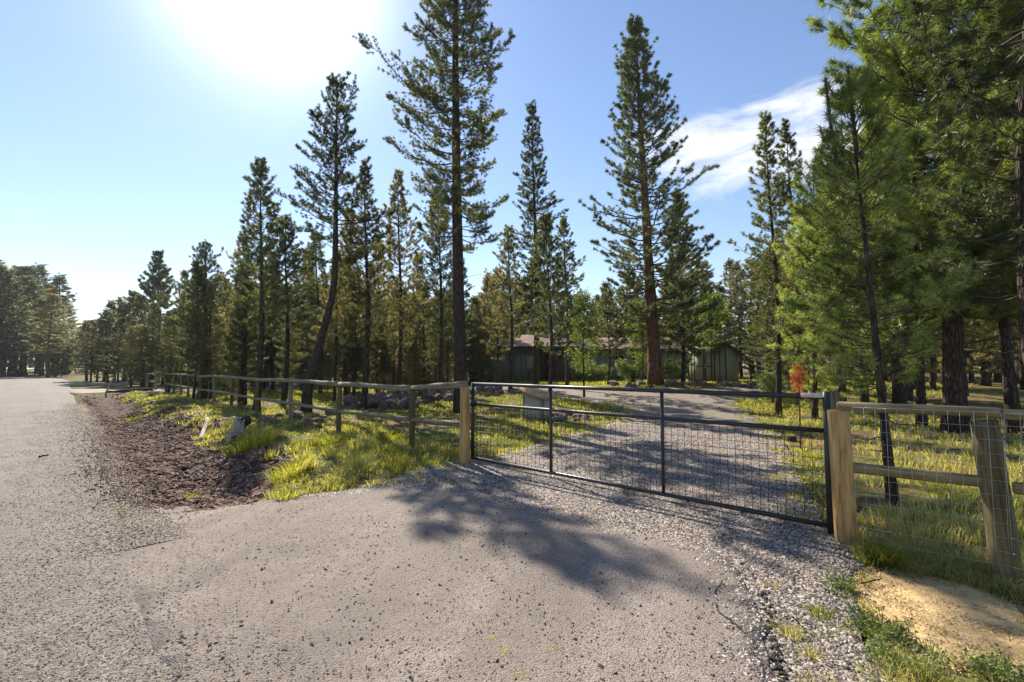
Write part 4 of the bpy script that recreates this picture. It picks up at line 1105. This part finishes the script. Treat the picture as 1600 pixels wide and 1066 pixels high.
# ------------------------------------------------------------------ GATE
gate = thing('farm_gate', (GL.x, GL.y, 0), 'wide dark tube steel gate with wire mesh lower half, closed across the driveway', 'gate')
gb = Vector((GL.x, GL.y, 0))
def gp(px_, z):
    p = on_line(px_, GL, GR); return Vector((p.x, p.y, z)) - gb
TOPZ, MIDZ, LOWZ = 1.245, .925, .075
gl, gr_ = 739, 1289
def bar(name, a, b, r, mat=M['gate'], sides=12, parent=gate):
    mb = MB(); a = np.array(a); b = np.array(b); mb.tube([a, a * .5 + b * .5, b], r, sides); return mb.build(name, mat, parent, True)
bar('top_rail', gp(gl, TOPZ), gp(gr_, TOPZ - .01), .024)
bar('middle_rail', gp(gl, MIDZ), gp(gr_, MIDZ), .021)
bar('bottom_rail', gp(gl, LOWZ), gp(gr_, LOWZ), .024)
bar('end_stile', gp(gl, LOWZ - .03), gp(gl, TOPZ + .02), .028)
bar('end_stile', gp(gr_, LOWZ - .06), gp(gr_, TOPZ + .035), .032)
bar('stile', gp(860, LOWZ), gp(860, TOPZ - .02), .020)
bar('stile', gp(1033, LOWZ), gp(1033, TOPZ - .02), .020)
for a, b in ((gl, 860), (860, 1033), (1033, gr_)):
    p, q = on_line(a, GL, GR), on_line(b, GL, GR); e = (q - p).normalized()
    wiremesh('wire_mesh', p + e * .03, q - e * .03, LOWZ + .01, MIDZ, .076, .085, .0027, M['wire'], gate, 0, base=gb, wav=.0012)
# clamps, hinges
for z in (TOPZ - .12, MIDZ, .25):
    a = Vector((tops[0][0], tops[0][1], z)) - gb
    bar('hinge', a + Vector((.02, -.02, 0)), gp(gl, z), .017, M['hinge'])
mb = MB(); c = gp(gl, MIDZ + .01); mb.box(c.x - .03, c.x + .06, c.y - .035, c.y + .03, c.z - .05, c.z + .05, .01); mb.build('hinge_clamp', M['hinge'], gate)
# maker's plate on the top rail (too small to read)
e = (GR - GL).normalized(); p = gp(1267, TOPZ)
mb = MB(); mb.box(-.09, .09, -.0275, -.0245, -.02, .022); o = mb.build('plate', M['tag'], gate, loc=p, rot=(0, 0, math.atan2(e.y, e.x)))
# chain latch
def link_ring(c, r, t, rot, parent, mat):
    th = np.linspace(0, 2 * PI, 13)[:-1]; pts = np.stack([np.cos(th) * r * .62, 0 * th, np.sin(th) * r], -1)
    pts = np.vstack([pts, pts[:1]]); ca_, sa_ = math.cos(rot), math.sin(rot)
    pts = np.stack([pts[:, 0] * ca_, pts[:, 0] * sa_, pts[:, 2]], -1) + np.array(c)
    mb = MB(); mb.tube(pts, t, 5, False); return mb.build('chain_link', mat, parent, True)
PR = Vector(P(1322, 846, 0))
for i in range(7):
    q = i / 6; a = Vector((*on_line(gr_, GL, GR), .93)); b = Vector((PR.x - .06, PR.y + .02, .90))
    c = a.lerp(b, q); c.z -= .05 * math.sin(PI * q)
    link_ring(c - gb, .022, .004, i * PI / 2 + .4, gate, M['galv'])

# ------------------------------------------------------------------ RIGHT POST AND WIRE FENCE
rfz = thing('wire_fence', (PR.x, PR.y, 0), 'square railed wooden fence with galvanised wire netting right of the gate', 'fence')
rb = Vector((PR.x, PR.y, 0))
FD = (GR - GL).normalized()
ang = math.atan2(FD.y, FD.x)
z0 = gz(PR.x, PR.y)
mb = MB(); mb.box(-.075, .075, -.07, .07, -.35, 1.13, .012); mb.build('post', M['post'], rfz, rot=(0, R(-1.2), ang + .35))
P2 = Vector(P(1572, 900, -.03)); e2 = Vector((P2.x - PR.x, P2.y - PR.y)); L2 = e2.length; e2n = e2.normalized(); a2 = math.atan2(e2.y, e2.x)
# second post: half-round, leaning, with a dark weathered face
o = log(rfz, 'post', Vector((P2.x + .03, P2.y - .02, -.35)) - rb, Vector((P2.x - .045, P2.y + .06, 1.10)) - rb, .088, M['post_green'], .006, 7, 12, .92)
o['label'] = 'leaning dark greenish round post'
P3 = Vector((P2.x + e2n.x * 2.3, P2.y + e2n.y * 2.3))
log(rfz, 'post', Vector((P3.x, P3.y, -.35)) - rb, Vector((P3.x, P3.y, 1.12)) - rb, .08, M['post_green'], .006, 8, 12)
def rail(a, b, z, hh, tt, mat, up=0.0):
    L = (Vector(b) - Vector(a)).length; mb = MB(); mb.box(0, L, -tt / 2, tt / 2, -hh / 2, hh / 2, .012)
    dd_ = Vector(b) - Vector(a)
    o = mb.build('rail', mat, rfz, loc=Vector((a[0], a[1], z)) - rb, rot=(0, -up, math.atan2(dd_.y, dd_.x)))
    return o
M['rail_x'] = m_wood('mossy_top_rail', (0.13, 0.10, 0.05), (0.26, 0.20, 0.10), (0.40, 0.33, 0.20), axis=0)
nrm2 = Vector((-e2n.y, e2n.x))
rail((PR.x - .03 * e2n.x, PR.y - .03 * e2n.y), P2 + e2n * .02, 1.165, .075, .10, M['rail_x'])
rail(P2 + e2n * .025, P3, 1.155, .075, .10, M['rail_x'])
rail(PR + e2n * .06, P2 - e2n * .06, .64, .085, .06, M['rail_x'], -.0)
rail(P2 + e2n * .06, P3 - e2n * .06, .62, .085, .06, M['rail_x'])
w = wiremesh('wire_mesh', PR + e2n * .09, P2 + e2n * .02, .02, 1.17, .075, .10, .0019, M['galv'], rfz, -.10, gz, .0035, rb)
wiremesh('wire_mesh', P2 + e2n * .03, P3, .02, 1.17, .075, .10, .0019, M['galv'], rfz, -.10, gz, .0035, rb)
# dark old post behind the latch
x, y = at(1308, 4.75); o = thing('old_post', (x, y, gz(x, y)), 'slim dark old wooden post standing directly behind the latch end of the gate', 'post')
log(o, 'post', (0.03, 0, -.3), (-.03, .02, 1.27), .05, M['post_green'], .006, 21)

# ------------------------------------------------------------------ UTILITY BOX
x, y = P(848, 657); z = gz(x, y)
bx = thing('utility_box', (x, y, z), 'grey green wooden utility box with a tan sloping board roof on the grass island', 'box', rz=R(48))
# local: corner faces the camera; +x runs right-back, +y left-back
Lx, Ly = .42, .74
mb = MB(); mb.prism([(0, -.1), (Ly, -.1), (Ly, .80), (0, .66)], 0, Lx); mb.build('body', M['box_wall'], bx)
for (a, b) in ((0, .055), (Ly - .055, Ly)):
    mb = MB(); mb.box(-.014, -.001, a, b, -.08, .64 if a == 0 else .77); mb.build('corner_board', M['garage'], bx)
mb = MB(); mb.box(.002, .05, -.014, -.001, -.08, .64); mb.build('corner_board', M['garage'], bx)
mb = MB(); mb.prism([(-.12, .69), (Ly + .12, .88), (Ly + .12, .92), (-.12, .73)], -.10, Lx + .10); mb.build('roof', M['box_wood'], bx)
mb = MB(); mb.prism([(-.125, .60), (Ly + .12, .79), (Ly + .12, .93), (-.125, .74)], -.125, -.102); mb.build('fascia', M['box_wood'], bx)
mb = MB(); mb.box(-.125, Lx + .10, -.145, -.126, .60, .745); mb.build('fascia', M['box_wood'], bx)

# ------------------------------------------------------------------ HOUSE AND SHED
def boards(parent, mat, x0, x1, y, z0, z1, step=.3, t=.02, face=-1, name='board'):
    """vertical siding boards proud of a wall that faces -y, shared mesh"""
    mb = MB(); mb.box(0, step - .015, 0, t, 0, z1 - z0); me = mb.mesh(name, mat)
    n = int((x1 - x0) / step)
    for i in range(n): link(name, me, parent, loc=(x0 + i * step, y - t, z0))
hx, hy = at(765, 38); hz0 = gz(4, 38)
house = thing('house', (0, 38, hz0), 'low green ranch house with brown shingle roof behind the pines', 'house')
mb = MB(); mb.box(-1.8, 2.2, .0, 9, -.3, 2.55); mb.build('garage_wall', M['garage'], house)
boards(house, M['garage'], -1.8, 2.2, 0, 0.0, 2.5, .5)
mb = MB(); mb.box(2.203, 4.35, 2.6, 9, -.3, 2.55); mb.build('entry_wall', M['brown_wall'], house)
mb = MB(); mb.box(4.353, 14.6, 3.4, 9, -.3, 2.5); mb.build('wall', M['green_wall'], house)
boards(house, M['green_wall'], 4.36, 14.6, 3.4, 0.35, 2.45, .6)
mb = MB(); mb.box(4.4, 14.5, 3.34, 3.397, -.1, .33); mb.build('foundation', M['felt'], house)
# roofs with eaves
def gable(x0, x1, y0, y1, ze, rise, name, mat):
    ym = (y0 + y1) / 2; mb = MB()
    mb.prism([(y0, ze), (ym, ze + rise), (y1, ze), (y1, ze + .14), (ym, ze + rise + .14), (y0, ze + .14)], x0, x1)
    return mb.build(name, mat, house)
gable(-2.3, 4.9, -.7, 9.6, 2.52, 1.25, 'roof', M['shingle'])
gable(4.905, 15.1, 2.7, 9.7, 2.48, 1.1, 'roof', M['shingle'])
# shingle courses on the near slopes
for (x0, x1, y0, ym, ze, rise) in ((-2.3, 4.9, -.7, 4.45, 2.66, 1.25), (4.905, 15.1, 2.7, 6.2, 2.62, 1.1)):
    for k in range(9):
        q = k / 9; yy = y0 + (ym - y0) * q; zz = ze + rise * q
        mb = MB(); mb.prism([(yy - .02, zz + .003), (yy + .55, zz + .003 + rise / (ym - y0) * .57), (yy + .55, zz + .02 + rise / (ym - y0) * .57), (yy - .02, zz + .035)], x0, x1); mb.build('shingle_course', M['shingle'], house)
mb = MB(); mb.box(-2.32, 4.92, -.76, -.702, 2.50, 2.70); mb.build('fascia', M['trim'], house)
mb = MB(); mb.box(4.95, 15.12, 2.64, 2.697, 2.44, 2.64); mb.build('fascia', M['trim'], house)
def window(x, y, z, w_, h_, panes=2):
    f = MB(); f.box(x - .06, x + w_ + .06, y - .05, y - .001, z - .06, z); f.box(x - .06, x + w_ + .06, y - .05, y - .001, z + h_, z + h_ + .06)
    f.box(x - .06, x, y - .05, y - .001, z, z + h_); f.box(x + w_, x + w_ + .06, y - .05, y - .001, z, z + h_)
    for i in range(1, panes): f.box(x + w_ * i / panes - .025, x + w_ * i / panes + .025, y - .05, y - .001, z, z + h_)
    o = f.build('window', M['white'], house)
    for i in range(panes):
        a = x + w_ * i / panes + (.026 if i else 0); b = x + w_ * (i + 1) / panes - (.026 if i < panes - 1 else 0)
        q = MB(); q.box(a, b, y - .03, y - .01, z, z + h_); q.build('pane', M['glass'], o)
window(8.6, 3.372, 1.15, .95, .95)
window(5.4, 3.372, 1.15, .8, .95)
mb = MB(); mb.box(2.7, 3.6, 2.55, 2.597, -.05, 2.05, .01); mb.build('door', M['trim'], house)
mb = MB(); mb.box(1.15, 1.7, -.07, -.024, 1.0, 1.95); mb.build('meter_panel', M['green_wall'], house)
mb = MB(); mb.box(1.3, 1.5, -.12, -.025, .55, .8, .02); mb.build('meter', M['trim'], house)
for xx in (4.45, 2.35):
    mb = MB(); mb.box(xx - .07, xx + .07, -.55, -.41, -.2, 2.55); mb.build('porch_post', M['trim'], house)

sx, sy = at(1104, 34.5); sz = gz(sx, sy)
shed = thing('garden_shed', (sx, sy, sz), 'sage green garden shed with double doors, dark trim and single slope roof', 'shed', rz=R(-42))
mb = MB(); mb.prism([(0, -.2), (2.6, -.2), (2.6, 2.05), (0, 2.55)], -1.35, 1.35); mb.build('wall', M['shed_wall'], shed)
mb = MB(); mb.prism([(-.35, 2.60), (2.9, 1.98), (2.9, 2.10), (-.35, 2.73)], -1.6, 1.6); mb.build('roof', M['felt'], shed)
for s_ in (-1, 1):
    dr_ = MB(); x0, x1 = sorted((.02 * s_ - .15, .75 * s_ - .15)); dr_.box(x0, x1, -.05, -.003, .05, 2.15); o = dr_.build('door', M['shed_wall'], shed)
    for (a, b, c_, d_) in ((x0, x0 + .07, .05, 2.15), (x1 - .07, x1, .05, 2.15)):
        q = MB(); q.box(a, b, -.072, -.0525, c_, d_); q.build('door_trim', M['trim'], o)
    for zz in (.05, 1.08, 2.08):
        q = MB(); q.box(x0 + .072, x1 - .072, -.070, -.0525, zz, zz + .07); q.build('door_trim', M['trim'], o)
q = MB(); q.box(-.11, -.08, -.1, -.073, 1.0, 1.2); q.build('handle', M['galv'], shed)
for xx in (-1.35, 1.28):
    q = MB(); q.box(xx, xx + .07, -.03, -.002, -.1, 2.5); q.build('corner_trim', M['trim'], shed)
for xx in (-1.13, 1.0 - .12):
    q = MB(); q.box(xx, xx + .05, -.03, -.002, -.1, 2.5); q.build('corner_trim', M['trim'], shed)

# red-brown board fence deep in the grove
x0, y0 = at(575, 37); x1, y1 = at(705, 37)
bf = thing('board_fence', (x0, y0, gz(x0, y0)), 'low red brown board fence deep in the grove left of the tallest trunk', 'fence')
mb = MB(); mb.box(0, .135, 0, .025, -.1, 1.45, .005); me = mb.mesh('board', M['redfence'])
for i in range(int((x1 - x0) / .15)): link('board', me, bf, loc=(i * .15, random.uniform(-.006, .006), random.uniform(-.02, .02)))
mb = MB(); mb.box(0, x1 - x0, .03, .07, .3, .38); mb.build('rail', M['redfence'], bf)
mb = MB(); mb.box(0, x1 - x0, .03, .07, 1.1, 1.18); mb.build('rail', M['redfence'], bf)

# ------------------------------------------------------------------ ROCKS, STUMPS, SMALL THINGS
import bmesh
def rock_mesh(seed, mat):
    bm = bmesh.new(); bmesh.ops.create_icosphere(bm, subdivisions=2, radius=1)
    rgx = np.random.default_rng(seed); cs = rgx.normal(size=(9, 3)); cs /= np.linalg.norm(cs, axis=1)[:, None]; hs_ = rgx.uniform(.45, .95, 9)
    for v in bm.verts:
        p = np.array(v.co)
        for c, h in zip(cs, hs_):
            dd_ = p @ c
            if dd_ > h: p = p - c * (dd_ - h)
        p = p * (1 + rgx.normal(0, .11)); v.co = p
    me = bpy.data.meshes.new('rock'); bm.to_mesh(me); bm.free(); me.materials.append(mat); return me
RM = [rock_mesh(i, M['lava']) for i in range(6)]
def rock(x, y, s, label, group=None, flat=.65, zo=0):
    o = link('rock', RM[rr.randrange(6)], loc=(x, y, gz(x, y) + s * .2 + zo), rot=(rr.uniform(-.3, .3), rr.uniform(-.3, .3), rr.uniform(0, 6)), scale=(s * rr.uniform(.8, 1.3), s * rr.uniform(.7, 1.1), s * flat * rr.uniform(.8, 1.2)))
    return tag(o, label, 'rock', group)
for i in range(64):       # rubble bank behind the rail fence
    p_ = rr.uniform(543, 712); q = rr.random(); x, y = P(p_, 618 + 22 * q - (8 if p_ > 650 else 0)); rock(x, y, rr.uniform(.14, .34), 'brown lava rock in the low rubble bank between rail fence and tallest pine', 'rocks in the rubble bank behind the rail fence', .7, .18 * math.sin(PI * q))
for i in range(22):
    x, y = P(rr.uniform(745, 830), rr.uniform(608, 616)); rock(x, y, rr.uniform(.15, .33), 'pale topped lava rock in the row edging the drive left of the utility box', 'rocks edging the drive left of the utility box')
for i in range(20):
    x, y = P(rr.uniform(560, 690), rr.uniform(600, 606)); rock(x, y, rr.uniform(.18, .38), 'sunlit rock in the far row behind the rubble bank', 'rocks in the far row in the grove')
for i in range(34):
    x, y = P(rr.uniform(955, 1180), rr.uniform(600.5, 606)); rock(x, y, rr.uniform(.18, .42), 'red brown rock edging the bed before the house and shed', 'rocks edging the bed in front of house and shed', .5)
for i in range(12):
    x, y = P(rr.uniform(868, 915), rr.uniform(646, 660)); rock(x, y, rr.uniform(.10, .24), 'dark rock heaped on the right side of the utility box', 'dark rocks heaped beside the utility box')
for i in range(16):
    x, y = P(rr.uniform(395, 520), rr.uniform(648, 672)); rock(x, y, rr.uniform(.10, .26), 'dark earth caked rock on the bank under the rail fence', 'dark rocks on the bank under the rail fence', .6)
for i in range(7):
    x, y = P(rr.uniform(1385, 1425), rr.uniform(630, 638)); rock(x, y, rr.uniform(.06, .15), 'grey stone lying in the grass left of the thick scaly trunk', 'grey stones in the grass left of the thick trunk')
x, y = P(1237, 690)
o = thing('wood_block', (x, y, gz(x, y)), 'small dark block of wood lying at the edge of the driveway behind the gate', 'block', rz=.5)
mb = MB(); mb.box(-.09, .09, -.06, .06, -.02, .11, .015); mb.build('block', M['bark'], o)
# bleached stump and pole on the bank
x, y = P(366, 688); z = gz(x, y)
o = thing('stump', (x, y, z), 'bleached broken stump with dark top on the grassy bank', 'stump'); o.scale = (.62, .62, .75)
rgx = np.random.default_rng(9)
th = np.linspace(0, 2 * PI, 13)[:-1]; rows = []
for j, (zz, r_) in enumerate([(-.15, .27), (.05, .22), (.22, .17), (.36, .13)]):
    rr_ = r_ * (1 + .25 * np.sin(th * 3 + j) + rgx.normal(0, .10, 12)); rows.append(np.stack([np.cos(th) * rr_ + .06 * j, np.sin(th) * rr_, np.full(12, zz) + (rgx.uniform(-.03, .16, 12) if j == 3 else 0)], -1))
V = np.vstack(rows + [np.array([[.18, 0, .26]])]); F = []
for j in range(3):
    for i in range(12): a = j * 12 + i; b = j * 12 + (i + 1) % 12; F += [(a, b, b + 12), (a, b + 12, a + 12)]
for i in range(12): F.append((36 + i, 36 + (i + 1) % 12, 48))
link('wood', mesh_np('wood', V, np.array(F), M['bleach']), o)
mb = MB(); mb.tube([(.02, .2, .16), (.16, .25, .34), (.34, .24, .40)], [.16, .15, .12], 9); mb.build('dark_top', M['bark'], o, True)
def pole(px0, py0, px1, py1, r, label, lift=.3, name='pole'):
    x0, y0 = P(px0, py0); x1, y1 = P(px1, py1)
    o = thing(name, (x0, y0, gz(x0, y0)), label, 'pole'); log(o, 'wood', (0, 0, .02), (x1 - x0, y1 - y0, gz(x1, y1) - gz(x0, y0) + lift), r, M['bleach'], .006, int(px0)); return o
pole(313, 692, 324, 662, .05, 'pale weathered pole lying up the grassy bank left of the stump', .12)
x, y = P(164, 615); o = thing('marker_stake', (x, y, gz(x, y)), 'pale wooden marker stake leaning beside the ditch near the side driveway', 'stake'); log(o, 'wood', (0, 0, -.1), (.38, .1, .95), .045, M['bleach'], .003, 3, 6)
o = thing('culvert_log', (*P(165, 617), gz(*P(165, 617))), 'dark log laid across the ditch below the side driveway', 'log'); a = Vector(P(165, 617)); b = Vector(P(238, 612)); log(o, 'wood', (0, 0, .03), (b.x - a.x, b.y - a.y, .12), .10, M['bark'], .02, 4)
o = thing('drive_timber', (*P(112, 603.5), .1), 'low pale timber edging on the far side of the side driveway', 'timber'); a = Vector(P(112, 603.5)); b = Vector(P(205, 602)); log(o, 'wood', (0, 0, .0), (b.x - a.x, b.y - a.y, .03), .16, M['bleach'], .02, 5)
# sticks on sand and gravel
for i, (a, b, c_, d_, lab) in enumerate([(1345, 917, 1378, 914, 'short brown stick at the top left of the sand patch'), (1235, 965, 1245, 985, 'pale stick stuck in the gravel beside the asphalt'), (1450, 875, 1495, 883, 'pale stick under the wire fence in the grass'), (60, 720, 76, 717, 'small dark chip of bark lying on the road')]):
    x0, y0 = P(a, b); x1, y1 = P(c_, d_); o = thing('stick', (x0, y0, gz(x0, y0) + (.05 if i == 3 else .015)), lab, 'stick')
    log(o, 'wood', (0, 0, .01), (x1 - x0, y1 - y0, .015 if i != 1 else .05), .007 if i < 3 else .018, M['bleach'] if i in (1, 2) else M['bark'], .004, i, 5, .6)
# leafy weed patch
def weed(px_, py_, rad, n, label):
    x0, y0 = P(px_, py_); rgx = np.random.default_rng(px_); o = thing('weed', (x0, y0, gz(x0, y0)), label, 'weed')
    a = rgx.uniform(0, 2 * PI, n); q = rad * np.sqrt(rgx.random(n)); xx, yy = np.cos(a) * q, np.sin(a) * q * .8
    hh = rgx.uniform(.03, .11, n); bz = g(xx + x0, yy + y0) - gz(x0, y0)
    Pt = np.stack([np.stack([xx, yy, bz - .01], -1), np.stack([xx + .01, yy, bz + hh * .5], -1), np.stack([xx + np.cos(a) * .03, yy + np.sin(a) * .03, bz + hh], -1)], 1)
    V, F = tubes(Pt, np.full((n, 3), .0018), 3); link('stems', mesh_np('stems', V, F, M['weed']), o)
    pos = np.concatenate([Pt[:, 2], Pt[:, 1], Pt[:, 1] * .4 + Pt[:, 2] * .6]); V, F = leaves(pos, 7, .014, .011, rgx); link('leaves', mesh_np('leaves', V, F, M['weed']), o)
weed(1372, 990, .15, 42, 'spreading small leaved grey green weed between gravel and sand')
weed(1415, 1045, .16, 40, 'small leaved weed patch below the sand near the bottom edge')
weed(1310, 925, .08, 26, 'sparse little weed at the top of the gravel strip')
weed(1560, 1060, .12, 40, 'low weed among straw in the bottom right corner')
# wire stock fence out in the meadow by the shed
o = thing('stock_fence', (*at(1195, 30), gz(*at(1195, 30))), 'thin dark post and wire fence in the meadow right of the shed', 'fence'); ob = Vector(o.location); pv = None
for i, p_ in enumerate((1172, 1192, 1217, 1231, 1262)):
    x, y = at(p_, 25 + (i % 2) * .5); z = gz(x, y); log(o, 'post', Vector((x, y, z - .2)) - ob, Vector((x, y, z + 1.15)) - ob, .035, M['bark'], .003, i, 6)
    if pv:
        for hh in (.4, .75, 1.05):
            mb = MB(); mb.tube([Vector((pv[0], pv[1], pv[2] + hh)) - ob, Vector((x, y, z + hh)) - ob], .006, 3); mb.build('wire', M['wire'], o)
    pv = (x, y, z)
# asphalt rubble along the broken edge
for i in range(34):
    q = i / 33; py_ = 930 + 150 * q; p_ = 1186 + 34 * q + rr.uniform(-3, 12)
    x, y = P(p_, py_); o = link('asphalt_lump', RM[rr.randrange(6)], loc=(x, y, gz(x, y) + .012), rot=(rr.uniform(-.5, .5), rr.uniform(-.5, .5), rr.uniform(0, 6)), scale=[rr.uniform(.012, .032) * k_ for k_ in (1, 1.2, .6)])
    o.material_slots[0].link = 'OBJECT'; o.material_slots[0].material = M['tar']; tag(o, 'black lump of broken asphalt lying along the crumbled right edge of the apron', 'asphalt lump', 'asphalt lumps along the broken edge')
# cracks in the asphalt near the edge: thin black fillings
def crack(pts, label):
    P3 = [P(a, b) for a, b in pts]; x0, y0 = P3[0]; mb = MB(); L = []
    for (a, b) in zip(P3[:-1], P3[1:]):
        for t in np.linspace(0, 1, 5)[:-1]:
            L.append((a[0] + (b[0] - a[0]) * t + rr.uniform(-.008, .008), a[1] + (b[1] - a[1]) * t + rr.uniform(-.008, .008)))
    V = []; F = []
    for i, (a, b) in enumerate(L):
        w_ = rr.uniform(.003, .008); V += [(a - w_ - x0, b - w_ * .3 - y0, .0285), (a + w_ - x0, b + w_ * .3 - y0, .0285)]
        if i: F += [(2 * i - 2, 2 * i - 1, 2 * i + 1), (2 * i - 2, 2 * i + 1, 2 * i)]
    tag(link('crack', mesh_np('crack', np.array(V), np.array(F), M['tar']), loc=(x0, y0, gz(x0, y0))), kind='structure')
crack([(1136, 908), (1122, 922), (1112, 940)], None)
crack([(1118, 950), (1124, 964), (1140, 975), (1158, 992), (1172, 1000)], None)
crack([(1176, 1003), (1180, 1030), (1192, 1050), (1196, 1075)], None)
# yellow moss dust spots on the asphalt
for (a, b, s_) in ((862, 1022, .035), (938, 911, .022), (770, 1004, .02), (790, 1024, .018), (806, 1061, .03)):
    x0, y0 = P(a, b); rgx = np.random.default_rng(a); n = 160; xx = rgx.normal(0, s_, n); yy = rgx.normal(0, s_, n)
    tag(link('moss_spot', rocks_mesh('moss_spot', xx, yy, np.full(n, .026), rgx.uniform(.001, .003, n), M['moss'], rgx), loc=(x0, y0, gz(x0, y0))), kind='stuff', label='spot of yellow pollen dust on the asphalt')

# ------------------------------------------------------------------ thin haze in the air
mb = MB(); mb.box(-300, 300, -30, 400, -3, 30)
hm, ht, ho = newmat('thin_air_haze')
pv_ = N(ht, 'ShaderNodeVolumePrincipled'); pv_.inputs['Density'].default_value = 0.0002; pv_.inputs['Color'].default_value = (.88, .94, 1, 1); pv_.inputs['Anisotropy'].default_value = .4
ht.links.new(pv_.outputs[0], ho.inputs['Volume'])
tag(mb.build('haze', hm), kind='stuff')
